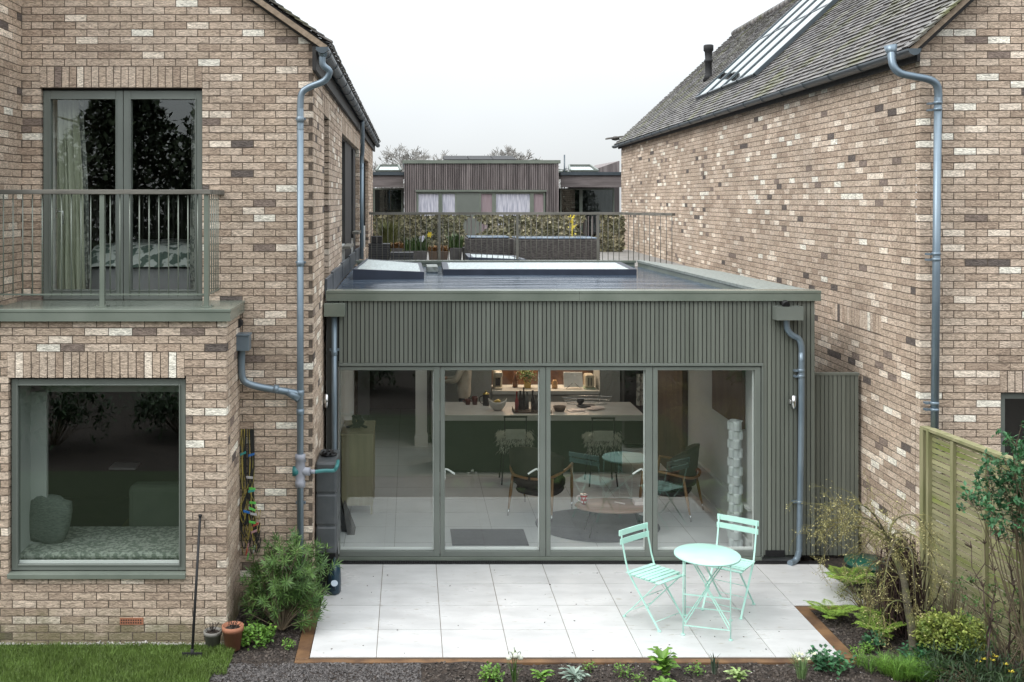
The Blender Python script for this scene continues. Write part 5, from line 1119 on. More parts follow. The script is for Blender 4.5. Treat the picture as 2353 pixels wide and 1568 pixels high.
# grass clump and shrubs
x, y = z8(650, 1500); m = MB(); rg = random.Random(6)
for i in range(46): tuft(m, (x+rg.gauss(0, .13), y+rg.gauss(0, .08), 0), 34, .13, .17, rg, .004)
solo(m, 'grass_clump', G2, 'bright green grassy clump at the foot of the weeping tree', 'plant')
x, y = z8(1040, 1400); bushy('variegated_shrub', (x, y), .30, .40, 3800, .035, .024, G4, 'rounded yellow variegated shrub in front of the fence', 15, 'shrub', .12)
x, y = z8(1200, 1560); bushy('strappy_plant', (x, y-.05), .36, .17, 2200, .085, .012, DKL, 'dark strappy ground plant below the variegated shrub', 16, 'plant')
x, y = z8(800, 1400); bushy('low_plant', (x, y), .14, .12, 500, .04, .03, G3, 'dark green low foliage beside the weeping tree trunk', 17)
rg = random.Random(3)
t = thing('daffodils', 'small yellow daffodils scattered below the right fence', 'flower', (4.9, 9.0, 0)); m = MB(); s2_ = MB()
for (zx, zy) in ((1350, 1350), (1385, 1370), (1465, 1430), (1510, 1490), (1250, 1410), (1360, 1400), (1290, 1390)):
    x, y = z8(zx, zy, .2)
    s2_.tube([(x, y, 0), (x, y, .2)], .003, 4)
    for q in range(6): a = q*1.05+zx; leaf(m, (x, y, .2), (math.cos(a), math.sin(a)*.6-.4, .4), (0, 0, 1), .032, .02, .5)
s2_.build('stems', G1, t); m.build('petals', YEL, t)
# terracotta pots at bottom edge
for (zx, zy, lb) in ((520, 1640, 'terracotta rim at the bottom edge left of the dark pot'), (960, 1640, 'terracotta pot of dark soil at the bottom edge of the right bed')):
    x, y = z8(zx, zy, .12); pot(x, y, .15, .10, .08, TERRA, lb)
# right evergreen shrub with glossy leaves
def branch_shrub(name, label, root, tips, mat, ls, wd, nleaf, seed, spread=.12, cat='shrub'):
    t = thing(name, label, cat, root); rg = random.Random(seed); st_, lf = MB(), MB()
    for tp in tips:
        tp = Vector(tp); b = Vector(root); mid = b.lerp(tp, .5)+Vector((rg.gauss(0, .06), rg.gauss(0, .05), .05)); path = smooth_path([b+Vector((rg.gauss(0, .03), rg.gauss(0, .03), 0)), mid, tp], 5); st_.tube(path, [.0065-.0005*i*.8 for i in range(len(path))], 5, cap=False)
        for _ in range(7):
            o = tp+rv(rg)*spread*rg.uniform(.2, 1.4); st_.tube([tp-Vector((0, 0, .05)), o], .0025, 4, cap=False)
            for q in range(nleaf): leaf(lf, o+rv(rg)*.02, rv(rg)+Vector((0, 0, .3)), (0, 0, 1), ls*rg.uniform(.6, 1.1), wd, rg.random())
    st_.build('stems', STEM, t); lf.build('foliage', mat, t); return t
tips = []
rg = random.Random(21)
for (px, py) in ((2335, 1010), (2345, 1040), (2300, 1075), (2270, 1080), (2330, 1090), (2350, 1110), (2280, 1110), (2310, 1130), (2345, 1150), (2250, 1160), (2290, 1180), (2335, 1190), (2320, 1160), (2235, 1150), (2350, 1220), (2300, 1215), (2330, 1060), (2352, 1080), (2265, 1130), (2315, 1100), (2340, 1125), (2296, 1150), (2352, 1180)):
    Y = rg.uniform(8.7, 9.1); x, z = P(px, py, Y); tips.append((x, Y, z))
for i in range(12): Y = rg.uniform(8.6, 9.2); x, z = P(rg.uniform(2360, 2440), rg.uniform(990, 1250), Y); tips.append((x, Y, z))
branch_shrub('glossy_shrub', 'tall shrub with glossy green leaves at the right edge of the photo', (5.32, 8.85, 0), tips, G3, .06, .03, 9, 22)
tips = []
for (px, py) in ((2200, 1350), (2225, 1390), (2255, 1400), (2280, 1350), (2300, 1420), (2340, 1440), (2280, 1440), (2320, 1480), (2350, 1500), (2240, 1330), (2330, 1380), (2290, 1490), (2345, 1360)): Y = rg.uniform(8.9, 9.2); x, z = P(px, py, Y); tips.append((x, Y, z))
branch_shrub('twiggy_shrub', 'sparse twiggy shrub with small green leaves before the slatted fence', (5.12, 9.0, 0), tips, G1, .04, .02, 5, 23, .09)
m = MB()
rg = random.Random(31)
for i in range(7):
    x, y = 5.0+rg.uniform(-.05, .35), 9.0+rg.uniform(-.2, .2); p = [Vector((x, y, 0))]
    for k in range(7): p.append(p[-1]+Vector((rg.gauss(.0, .05), rg.gauss(0, .04), rg.uniform(.12, .22))))
    m.tube(p, [.010-.001*k for k in range(8)], 5, cap=False)
    for q in (3, 5, 7):
        for _ in range(5): m.tube([p[q], p[q]+Vector((rg.gauss(0, .03), rg.gauss(0, .03), rg.uniform(.02, .06)))], [.006, .003], 4, cap=False)
solo(m, 'rose_stems', M('bare_stem', (.10, .07, .05), (.07, .045, .04), scale=8, rough=.8), 'bare brown rose stems in front of the slatted fence', 'plant')
# weeping tree
t = thing('weeping_tree', 'small weeping tree with bare arching twigs and budding tips', 'tree', (4.52, 9.4, 0)); tk, br, tw, bd = MB(), MB(), MB(), MB(); rg = random.Random(44)
TW = M('weeping_twig', (.15, .125, .05), (.25, .235, .08), scale=6, rough=.8, rnd=.35); TK = M('tree_bark', (.14, .125, .085), (.08, .07, .05), scale=12, rough=.9, bump=1, c3=(.16, .17, .07), s3=6, r3=(.5, .6)); BUD = M('bud', (.55, .50, .24), (.4, .36, .16), scale=8, rough=.6, rnd=.3)
kp = [(2101, 1516, 9.38), (2096, 1450, 9.4), (2085, 1390, 9.42), (2076, 1330, 9.45), (2058, 1285, 9.48), (2042, 1245, 9.5)]
tp = [Vector((P(a, b, Y)[0], Y, max(0, P(a, b, Y)[1]))) for a, b, Y in kp]; tk.tube(smooth_path(tp, 5), [.042-.0009*i for i in range(26)], 10); top = tp[-1]
def twig(p, d, l, r, lv, grav):
    pts = [p]; n = 6
    for k in range(n): d = (d+Vector((rg.gauss(0, .16), rg.gauss(0, .16), rg.gauss(0, .08)-grav))).normalized(); pts.append(pts[-1]+d*l/n)
    tw.tube(pts, [max(.0009, r*(1-.8*k/n)) for k in range(n+1)], 3, cap=False, r=rg.random(), smooth=False)
    if rg.random() < .5: leaf(bd, pts[-1], rv(rg)+Vector((0, 0, .6)), (1, 0, 0), .020, .010, rg.random())
    if rg.random() < .3: leaf(bd, pts[3], rv(rg)+Vector((0, 0, .6)), (1, 0, 0), .016, .009, rg.random())
    if lv < 2:
        for k in range(1, n):
            if rg.random() < .55: twig(pts[k], (d*.7+rv(rg)*.6+Vector((0, 0, .25))).normalized(), l*rg.uniform(.4, .7), r*.6, lv+1, grav*.8)
def limb(path, r0, ntw, tl, up):
    pts = smooth_path(path, 6); n = len(pts); br.tube(pts, [max(.003, r0*(1-.8*k/n)) for k in range(n)], 6, cap=False)
    for _ in range(ntw):
        k = rg.randrange(2, n); d = (pts[k]-pts[k-1]).normalized(); twig(pts[k], (d*rg.uniform(.3, 1)+rv(rg)*.6+Vector((0, 0, up))).normalized(), tl*rg.uniform(.5, 1.2), .0028, 0, rg.uniform(.05, .28))
def W_(px, py, Y): x_, z_ = P(px, py, Y); return Vector((x_, Y, z_))
limb([top, W_(2025, 1215, 9.45), W_(1985, 1190, 9.4), W_(1940, 1195, 9.4), W_(1895, 1225, 9.35)], .016, 44, .26, .28)
limb([top, W_(2010, 1225, 9.55), W_(1970, 1210, 9.6), W_(1925, 1235, 9.6), W_(1885, 1290, 9.6)], .013, 22, .24, .1)
limb([top, W_(2020, 1200, 9.3), W_(1990, 1165, 9.2), W_(1955, 1160, 9.15), W_(1905, 1175, 9.1)], .011, 34, .24, .3)
limb([top, W_(2050, 1205, 9.5), W_(2075, 1185, 9.5), W_(2110, 1190, 9.5), W_(2145, 1240, 9.5)], .012, 24, .26, .15)
limb([top, W_(2060, 1225, 9.4), W_(2100, 1230, 9.3), W_(2140, 1270, 9.25), W_(2160, 1330, 9.2)], .011, 22, .24, .0)
limb([tp[4], W_(2070, 1255, 9.3), W_(2060, 1240, 9.1), W_(2040, 1290, 9.0), W_(2030, 1350, 8.95)], .010, 20, .24, -.2)
limb([tp[4], W_(2080, 1260, 9.3), W_(2095, 1270, 9.15), W_(2100, 1330, 9.1), W_(2105, 1390, 9.1)], .010, 18, .22, -.2)
limb([tp[3], W_(2040, 1300, 9.5), W_(2010, 1290, 9.55), W_(1990, 1330, 9.6), W_(2000, 1390, 9.6)], .009, 22, .24, -.1)
limb([tp[2], W_(2060, 1380, 9.35), W_(2035, 1400, 9.3), W_(2020, 1440, 9.3)], .007, 8, .2, .0)
limb([top, W_(2030, 1220, 9.6), W_(2000, 1240, 9.8), W_(1960, 1300, 9.9)], .010, 18, .24, .0)
tk.build('trunk', TK, t); br.build('limbs', TK, t); tw.build('twigs', TW, t); bd.build('buds', BUD, t)
# dark thicket behind the tree
m = MB(); rg = random.Random(13)
for _ in range(300):
    x = 4.70+rg.gauss(0, .07); y = 9.98+rg.gauss(0, .09); p = Vector((x, y, rg.uniform(0, .3))); q = p+Vector((rg.gauss(0, .07), rg.gauss(0, .08), rg.uniform(.25, .70))); q.z = min(q.z, .92); m.tube([p, p.lerp(q, .5)+rv(rg)*.05, q], [.008, .006, .003], 4, cap=False, r=rg.random())
for _ in range(1500): p = Vector((4.70+rg.gauss(0, .06), 10.05+rg.gauss(0, .07), rg.uniform(.05, .86))); leaf(m, p, rv(rg), (0, 0, 1), .05, .03, rg.random())
solo(m, 'dead_thicket', M('dark_burgundy', (.035, .018, .016), (.055, .03, .025), scale=6, rough=.8, rnd=.4), 'dark brown thicket of dead stems behind the weeping tree trunk', 'shrub')
m = MB(); rg = random.Random(14)
for _ in range(60): 
    x, y = 4.98+rg.gauss(0, .07), 9.72+rg.gauss(0, .07); m.tube([(x, y, 0), (x+rg.gauss(.05, .12), y+rg.gauss(0, .06), rg.uniform(.15, .55))], [.005, .003], 4, cap=False, r=rg.random())
solo(m, 'pruned_stems', STEM, 'pruned straw coloured stems at the foot of the first fence post', 'plant')
# green tub
x, y = G(1962, 1330); m = MB(); m.lathe((4.98, 11.35, .0), [(.0, 0), (.27, 0), (.31, .17), (.33, .175), (.33, .20), (.0, .21)], 30, sx=.75, sy=.8); solo(m, 'green_tub', M('dark_green_plastic', (.008, .07, .045), rough=.35), 'low dark green plastic tub in front of the side gate', 'tub')
# fence
FN = thing('slatted_fence', 'mossy timber fence panel of horizontal slats on the right', 'fence', (5.25, 9.8, 0)); A, B = Vector((5.19, 10.56, 0)), Vector((5.42, 8.2, 0)); dF = (B-A).normalized(); nF = Vector((dF.y, -dF.x, 0)); nF = -nF if nF.x > 0 else nF; LF_ = (B-A).length
m = MB(); rg = random.Random(15)
for i in range(32): 
    z = .08+i*.0545; c = A+dF*LF_/2+Vector((0, 0, z+.022)); j = rg.gauss(0, .002); m.obox(c+Vector((0, 0, j)), dF, nF*1+Vector((0, 0, .12)), Vector((0, 0, 1))-nF*.12, LF_/2-.01, .008, .0200, rg.random())
m.build('slats', FENCE, FN)
for dd, wd in ((.03, .03), (.13, .018)): 
    m = MB(); c = A+dF*dd; m.obox(c+Vector((0, 0, .91))+nF*.01, dF, nF, (0, 0, 1), wd, .04, .91, .5); m.build('post', POSTM, FN)
for dd in (.52, 1.0, 1.52, 2.05): m = MB(); c = A+dF*dd+nF*.028; m.obox(c+Vector((0, 0, .90)), dF, nF, (0, 0, 1), .022, .018, .90, .5); m.build('batten', POSTM, FN)
m = MB(); m.obox(A+dF*LF_/2+Vector((0, 0, 1.825)), dF, nF, (0, 0, 1), LF_/2, .045, .014, .5); m.build('cap_rail', POSTM, FN)

# ================================================================= GARDEN BEHIND THE VIEWER (seen only in the window glass)
for i, (x, y, rr_, hh) in enumerate(((-6, 2.2, .9, 1.3), (-4, 1.2, .8, 1.0), (-2.6, 2.4, .6, .8), (-.9, 1.0, .7, .9), (.9, 1.6, .6, .8), (2.4, .8, .8, 1.2), (4.1, 1.9, .9, 1.4), (6, 1.2, 1.0, 1.7))):
    bushy('border_shrub', (x, y), rr_, hh, 1500, .13, .06, DKL, ('first', 'second', 'third', 'fourth', 'fifth', 'sixth', 'seventh', 'eighth')[i]+' dark shrub from the left in the border beyond the lawn, seen only in reflection', 70+i, 'shrub')
EVG = M('evergreen_mass', (.035, .052, .026), (.06, .08, .04), scale=1.2, rough=.9, rnd=.5)
def big_tree(r, h, n, seed, zb):
    rg = random.Random(seed); m, k = MB(), MB(); k.tube([(0, 0, 0), (.1, 0, h*.5), (0, 0, h*.9)], [.25, .18, .05], 8)
    for i in range(12): a = rg.uniform(0, 6.28); z = rg.uniform(zb, h*.8); k.tube([(0, 0, z), (r*.8*math.cos(a), r*.8*math.sin(a), z+.6)], [.06, .02], 5)
    for _ in range(n):
        a = rg.uniform(0, 6.28); z = rg.uniform(zb, h); f = math.sin(math.pi*min(.98, max(.08, (z-zb)/(h-zb)*.8+.15))); u = r*f*math.sqrt(rg.random()); leaf(m, (u*math.cos(a), u*math.sin(a), z), rv(rg), (0, 0, 1), .26, .16, rg.random())
    return k, m
lab = ['leftmost tall evergreen behind the lawn, reflected in the windows', 'second evergreen from the left in the reflected row', 'third evergreen from the left in the reflected row', 'middle evergreen of the reflected row', 'third evergreen from the right in the reflected row', 'second evergreen from the right in the reflected row', 'rightmost tall evergreen behind the lawn, reflected in the windows']
t0_ = thing('evergreen_tree', lab[0], 'tree', (0, 0, 0), 'evergreens behind the garden'); k_, m_ = big_tree(2.6, 8.5, 11000, 61, .6); k_.build('trunk', STEM, t0_); m_.build('crown', EVG, t0_)
for i in range(7):
    o = t0_ if i == 0 else copy_tree(t0_); o.location = (-13+i*4.1, -12.5+(i % 3)*1.1, 0); o.rotation_euler.z = i*1.1; o.scale = (1, 1, .82+.1*(i % 3)); o['label'] = lab[i]
m = MB()
for i in range(90): x = -14+i*.33; m.box(x, x+.30, -9.0, -8.97, 0, 1.8+.01*(i % 3), random.random())
solo(m, 'garden_fence', M('dark_fence', (.09, .06, .05), (.07, .05, .045), scale=3, rough=.9, rnd=.2), 'dark board fence behind the lawn, seen reflected in the bay window', 'fence')

# ================================================================= KITCHEN AND ROOM THINGS
FZ = .026
def ipx(px, py, Z): return G(px, py, Z)
SB = thing('sideboard', 'tall narrow wooden sideboard against the left inner wall', 'sideboard', (-.69, 14, FZ)); OAK = M('pale_oak', (.30, .27, .17), (.24, .21, .13), scale=5, rough=.5, stretch=(3, 3, .3))
m = MB(); m.box(-.885, -.475, 13.6, 14.4, .14, 1.05, bev=.006); m.build('carcass', OAK, SB); m = MB(); m.box(-.895, -.465, 13.58, 14.42, 1.051, 1.08, bev=.004); m.build('top', OAK, SB)
for sx in (-.87, -.51):
    for sy in (13.62, 14.35): m = MB(); m.box(sx, sx+.03, sy, sy+.03, FZ, .139); m.build('leg', OAK, SB)
m = MB(); rg = random.Random(2)
for i in range(9): m.tube(smooth_path([(-.68+rg.gauss(0, .05), 13.95, 1.085), (-.70+rg.gauss(0, .06), 13.95, 1.16), (-.68+rg.gauss(0, .06), 13.95, 1.24)]), .018, 6)
solo(m, 'sculpture', DARK, 'small dark twisted ornament standing on the sideboard', 'ornament')
for i, (xx, lb) in enumerate(((-.83, 'darker flat board leaning on the left inner wall'), (-.76, 'lighter rounded board leaning in front of the darker board'))):
    m = MB(); m.hexa([(xx, 12.9-i*.12, FZ), (xx+.09, 12.9-i*.12, FZ), (xx+.09, 13.2-i*.12, FZ), (xx, 13.2-i*.12, FZ), (xx-.06, 12.95, .42-i*.08), (xx-.045, 12.95, .42-i*.08), (xx-.045, 13.15, .42-i*.08), (xx-.06, 13.15, .42-i*.08)]); solo(m, 'leaning_board', DKG if i == 0 else CON, lb, 'board')
RUG = M('charcoal_rug', (.075, .075, .085), (.09, .09, .10), scale=20, rough=.95)
m = MB(); m.box(.505, 1.412, 12.38, 12.98, FZ+.002, FZ+.012, bev=.003); solo(m, 'door_mat', RUG, 'rectangular charcoal door mat inside the second glass door', 'door mat')
m = MB(); m.lathe((2.36, 13.16, FZ+.002), [(0, 0), (.77, 0), (.775, .006), (.77, .012), (0, .012)], 60, sy=.87); solo(m, 'round_rug', RUG, 'round charcoal rug under the coffee table', 'rug')
CT = thing('coffee_table', 'oval wooden coffee table on the round rug', 'coffee table', (2.5, 12.78, FZ+.014)); WAL = M('walnut', (.32, .21, .17), (.25, .16, .12), scale=5, rough=.4, stretch=(.3, 2, 1))
m = MB(); m.lathe((2.5, 12.78, .37), [(0, 0), (.47, 0), (.485, .012), (.47, .028), (0, .028)], 40, sy=.62); m.build('tabletop', WAL, CT)
for a in (.6, 2.5, 3.8, 5.6): m = MB(); m.tube([(2.5+.3*math.cos(a), 12.78+.2*math.sin(a), .37), (2.5+.42*math.cos(a), 12.78+.27*math.sin(a), FZ+.014)], [.012, .008], 8); m.build('leg', DARK, CT)
MG = thing('heart_mug', 'red and white mug with heart pattern on the coffee table', 'mug', (2.13, 12.80, .40)); RED = M('mug_red', (.40, .03, .04), rough=.25); WHT = M('china_white', (.7, .62, .6), rough=.25)
m = MB(); m.lathe((2.13, 12.80, .399), [(0, 0), (.028, 0), (.040, .055), (.046, .12), (.042, .122), (.036, .05), (0, .02)], 24); m.build('body', RED, MG)
m = MB(); m.tube(smooth_path([(2.088, 12.80, .50), (2.055, 12.80, .495), (2.052, 12.80, .45), (2.094, 12.80, .43)]), .007, 8); m.build('handle', WHT, MG)
m = MB()
for row, zz in enumerate((.478, .43)):
    for k in range(7):
        a = k*.9+row*.45; rr_ = .0405+(zz-.43)*.075+.001; c = Vector((2.13+rr_*math.cos(a), 12.80+rr_*math.sin(a), zz)); tgt = Vector((-math.sin(a), math.cos(a), 0)); o_ = Vector((math.cos(a), math.sin(a), .07))*.0015; h_ = [(0, -.016), (.014, .002), (.013, .012), (.006, .014), (0, .007), (-.006, .014), (-.013, .012), (-.014, .002)]
        k0 = len(m.v); m.v += [tuple(c+tgt*u+Vector((0, 0, v))+o_) for u, v in h_]; m.face(tuple(range(k0, k0+8)))
m.lathe((2.13, 12.80, .512), [(.044, 0), (.0475, 0), (.0475, .01), (.044, .01)], 24); m.build('hearts', WHT, MG)
m = MB(); m.box(2.74, 2.90, 12.74, 12.92, .400, .425, r=.5); m.box(2.745, 2.895, 12.745, 12.91, .426, .44); solo(m, 'magazines', WHT, 'small stack of magazines at the right end of the coffee table', 'magazine')
m = MB(); m.tube([(2.52, 12.86, .404), (2.63, 12.79, .404)], .008, 8); solo(m, 'pen', WHT, 'white pen lying on the coffee table', 'pen')
# armchairs
def armchair(label):
    t = thing('armchair', label, 'armchair', (0, 0, 0), 'dark upholstered armchairs with wooden frames'); FAB = MATS.get('olive_velvet') or M('olive_velvet', (.034, .034, .024), (.05, .046, .032), scale=5, rough=.8); WD = MATS.get('teak') or M('teak', (.30, .17, .07), (.22, .12, .05), scale=6, rough=.4, stretch=(2, 2, .3)); SQ = MATS.get('dark_cushion') or M('dark_cushion', (.03, .03, .028), (.06, .055, .05), scale=9, rough=.9)
    g = MB(); n = 14; rows = 6      # curved shell back (faces +Y)
    for off in (0, .05):
        for j in range(rows+1):
            for i in range(n+1):
                a = -1.15+2.3*i/n; z = .40+.52*j/rows-.10*abs(a)**2*(j/rows); r_ = .33+off+.05*j/rows; g.v.append((r_*math.sin(a), -r_*math.cos(a)*1.0+.06, z))
    S_ = (rows+1)*(n+1)
    for j in range(rows):
        for i in range(n):
            a = j*(n+1)+i; g.face((a, a+n+1, a+n+2, a+1), None, True); a += S_; g.face((a, a+1, a+n+2, a+n+1), None, True)
    for i in range(n): a = rows*(n+1)+i; g.face((a, a+S_, a+S_+1, a+1), None, True); a = i; g.face((a, a+1, a+S_+1, a+S_))
    for j in range(rows):
        for i in (0, n): a = j*(n+1)+i; g.face((a, a+n+1, a+S_+n+1, a+S_))
    g.build('backrest', FAB, t)
    g = MB(); g.blob((0, .05, .40), .31, .30, .09, 22, 10, .03, 2, sq=.7); g.build('seat', SQ, t)
    g = MB(); g.blob((0, .03, .31), .30, .29, .06, 22, 8, .02, 2, sq=.7); g.build('seat_base', SQ, t)
    for sx in (-1, 1):
        g = MB(); g.tube(smooth_path([(sx*.02, -.36, .52), (sx*.24, -.31, .54), (sx*.37, -.05, .60), (sx*.36, .26, .62)], 6), .018, 10); g.build('armrest', WD, t)
        for p, q in (((sx*.36, .25, .62), (sx*.33, .33, .005)), ((sx*.27, -.24, .55), (sx*.30, -.35, .005))):
            g = MB(); g.tube([p, Vector(p).lerp(Vector(q), .5), q], [.016, .021, .010], 10); L_ = g.build('leg', WD, t)
            g = MB(); g.tube([Vector(p).lerp(Vector(q), .84), q], [.0135, .0105], 10); g.build('metal_tip', STEEL, L_)
    return t
a1_ = armchair('olive backed wooden armchair facing away behind the middle glass doors'); a2_ = copy_tree(a1_); a2_['label'] = 'darker armchair seen side on behind the right hand glass doors'
a1_.location = (1.70, 13.72, FZ); a1_.rotation_euler.z = R(-28); a2_.location = (3.42, 13.72, FZ); a2_.rotation_euler.z = R(60)
# stools with sheepskins
def stool(label):
    t = thing('bar_stool', label, 'bar stool', (0, 0, 0), 'bar stools with sheepskins'); g = MB(); g.box(-.19, .19, -.17, .17, .62, .65, bev=.01); g.build('seat', DARK, t)
    for sx in (-1, 1):
        g = MB(); g.box(sx*.155-.008, sx*.155+.008, -.185, -.165, .62, .98); g.build('back_post', DARK, t)
        for sy in (-1, 1): g = MB(); g.tube([(sx*.15, sy*.13, .62), (sx*.2, sy*.2, .005)], .011, 6); g.build('leg', DARK, t)
    g = MB(); g.box(-.17, .17, -.187, -.170, .965, .99); g.build('back_rail', DARK, t)
    g = MB(); rg = random.Random(8); FUR = MATS.get('sheepskin') or M('sheepskin', (.50, .50, .42), (.42, .42, .34), scale=12, rough=.95)
    g.blob((0, 0, .68), .21, .18, .05, 20, 8, .2, 3); g.box(-.14, .14, -.195, -.188, .66, .80)
    for _ in range(1500):
        x = rg.uniform(-.25, .25); y = rg.uniform(-.2, .15); z = .71-.5*max(0, abs(x)-.18); b = Vector((x, y, z)); 
        if rg.random() < .4: b = Vector((rg.uniform(-.26, .24), -.19, rg.uniform(.60, .80)-(.12 if x < -.14 else 0)))
        d = Vector((rg.gauss(0, .02)+(b.x*.08), -.02, -.05)); g.tri(b, b+Vector((.006, 0, 0)), b+d, rg.random())
    g.build('sheepskin', FUR, t); return t
s1 = stool('bar stool with white sheepskin behind the olive armchair'); s2 = copy_tree(s1); s2['label'] = 'bar stool with white sheepskin nearer the right end of the island'
s1.location = (1.52, 15.2, FZ); s2.location = (2.76, 15.1, FZ)
# woven column lamp
t = thing('woven_floor_lamp', 'tall white woven column lamp in the right corner behind the glass', 'floor lamp', (3.84, 12.35, FZ)); PAP = M('white_veneer', (.62, .66, .66), rough=.5, trans=.3)
m = MB(); n = 28; rows = 84; H_ = 1.49
for j in range(rows+1):
    for i in range(n):
        a = 6.2832*i/n; z = FZ+H_*j/rows; ck = math.sin(j/rows*math.pi*14)*math.cos(a*4); sec = int(a/(math.pi/3)+.001)+int(j/6); r_ = .074+(.016*abs(math.sin(3*a))**.6 if sec % 2 else -.006); m.v.append((3.84+r_*math.cos(a), 12.35+r_*math.sin(a), z))
for j in range(rows):
    for i in range(n): a, b = j*n+i, j*n+(i+1) % n; m.face((a, b, b+n, a+n))
m.build('shade', PAP, t)
m = MB(); m.lathe((3.84, 12.35, FZ), [(.06, 0), (.06, .01), (.01, .012), (.01, 1.3), (.0, 1.3)], 16); m.build('stem', DARK, t)
# things on the island
WZ = .921
m = MB(); rg = random.Random(3); n = 24
t = thing('fruit_bowl', 'white curved bowl of bananas on the island', 'bowl', (1.335, 15.9, WZ))
for off in (0, .008):
    for j in range(7):
        for i in range(n):
            a = 6.2832*i/n; s_ = j/6; r_ = (.04+.105*math.sin(s_*1.4))-off; m.v.append((1.335+r_*math.cos(a), 15.9+r_*math.sin(a)*.8, WZ+off*.6+s_**1.6*(.13+.05*abs(math.cos(a))**3)))
for q in (0, 7*n):
    for j in range(6):
        for i in range(n): a, b = q+j*n+i, q+j*n+(i+1) % n; m.face((a, b, b+n, a+n), None, True)
for i in range(n): a, b = 6*n+i, 6*n+(i+1) % n; m.face((a, b, b+7*n, a+7*n))
m.face(tuple(range(n))); m.build('bowl', WORK, t)
for k in range(4): g = MB(); g.tube(smooth_path([(1.27+.012*k, 15.86+.02*k, WZ+.10), (1.31+.01*k, 15.84+.02*k, WZ+.155), (1.38, 15.86+.02*k, WZ+.13)], 4), [.008]+[.017]*7+[.006], 8); g.build('banana', M('banana', (.55, .38, .08), rough=.5) if k == 0 else bpy.data.materials['banana'], t)
def mug(x, y, h, r_, lb): 
    t = thing('cup', lb, 'cup', (x, y, WZ), 'dark red cups on the island'); m = MB(); m.lathe((x, y, WZ), [(0, 0), (r_*.8, 0), (r_, h*.6), (r_, h), (r_*.9, h), (r_*.85, h*.2), (0, h*.15)], 18); m.build('body', MATS.get('dark_red') or M('dark_red', (.09, .025, .02), rough=.4), t); m = MB(); m.tube(smooth_path([(x-r_, y, WZ+h*.85), (x-r_*1.7, y, WZ+h*.6), (x-r_*.95, y, WZ+h*.3)]), .006, 6); m.build('handle', bpy.data.materials['dark_red'], t)
mug(.91, 16.35, .085, .045, 'lower dark red cup left of the taller one on the island'); mug(1.02, 16.35, .125, .045, 'taller dark red cup beside the french press')
t = thing('french_press', 'glass and brass french press on the island', 'coffee press', (1.19, 16.28, WZ)); m = MB(); m.lathe((1.19, 16.28, WZ), [(0, 0), (.05, 0), (.05, .17), (0, .17)], 18); m.build('beaker', DARK, t); m = MB(); m.lathe((1.19, 16.28, WZ+.171), [(.052, 0), (.05, .02), (.01, .03), (.01, .05), (.018, .055), (0, .06)], 16); m.build('lid', M('brass', (.5, .4, .15), rough=.3, metal=1), t); m = MB(); m.tube(smooth_path([(1.14, 16.28, WZ+.15), (1.09, 16.28, WZ+.12), (1.10, 16.28, WZ+.05), (1.14, 16.28, WZ+.03)]), .007, 6); m.build('handle', DARK, t)
m = MB(); m.box(1.56, 2.13, 15.66, 15.95, WZ, WZ+.015); frame(m, 1.56, 2.13, WZ+.0151, WZ+.05, 15.655, 15.668, .01); m.box(1.56, 1.57, 15.67, 15.95, WZ+.016, WZ+.05); solo(m, 'serving_tray', BROWN, 'brown wooden tray of bottles on the island', 'tray')
rg = random.Random(17); bl = [(.30, 'red', (.25, .02, .02)), (.30, 'black', (.012, .012, .012)), (.34, 'black', 0), (.26, 'clear', (.12, .13, .13)), (.32, 'black', 0), (.24, 'clear', 0), (.28, 'clear', 0), (.22, 'brown', (.08, .035, .015)), (.30, 'clear', 0)]
bm_ = {n: M('bottle_'+n, c, rough=.15) for _, n, c in bl if c}
wh = ['leftmost', 'second', 'third', 'fourth', 'fifth', 'sixth', 'seventh', 'eighth', 'rightmost']
for i, (h, n_, c) in enumerate(bl):
    x = 1.61+i*.06; y = 15.72+.07*((i*5) % 4); m = MB(); m.lathe((x, y, WZ+.016), [(0, 0), (.026, 0), (.028, h*.55), (.012, h*.72), (.011, h*.92), (.014, h*.93), (.014, h), (0, h)], 14); solo(m, 'bottle', bm_[n_], f'{wh[i]} of the nine bottles on the wooden tray, {n_} glass', 'bottle', 'bottles on the island tray')
m = MB(); m.lathe((2.27, 15.85, WZ), [(0, 0), (.07, 0), (.10, .07), (.095, .07), (.065, .012), (0, .012)], 20); solo(m, 'basket', BROWN, 'small brown basket right of the bottle tray', 'basket')
for i, (x, y, lb, mt) in enumerate(((2.52, 15.85, 'flat pale notebook left of the loose papers', WHT), (2.72, 16.15, 'dark folder under the loose papers', DKG), (2.83, 15.95, 'loose white papers on the island', WHT))):
    m = MB(); m.obox((x, y, WZ+.006+.008*i), (1, .2+.2*i, 0), (-.2-.2*i, 1, 0), (0, 0, 1), .12, .08, .005); m.obox((x+.04, y+.03, WZ+.016+.008*i), (1, -.1, 0), (.1, 1, 0), (0, 0, 1), .1, .07, .003); solo(m, 'papers', mt, lb, 'papers')
m = MB(); m.lathe((2.66, 16.3, WZ), [(0, 0), (.03, 0), (.035, .03), (.055, .05), (.055, .10), (.05, .10), (.04, .05), (0, .05)], 16); solo(m, 'dark_cup', DKG, 'dark footed cup behind the loose papers', 'cup')
t = thing('wire_basket', 'oval wire basket at the back of the island', 'basket', (2.75, 16.45, WZ)); m = MB()
for zz, r_ in ((.0, .18), (.05, .21), (.10, .23)): m.tube([(2.78+r_*1.7*math.cos(a*.2618), 16.40+r_*.5*math.sin(a*.2618), WZ+.004+zz) for a in range(25)], .004, 5)
m.build('ring', STEEL, t)
m = MB()
for a in range(30): b = a*.2094; m.tube([(2.78+.306*math.cos(b), 16.40+.09*math.sin(b), WZ+.004), (2.78+.391*math.cos(b), 16.40+.115*math.sin(b), WZ+.104)], .002, 4)
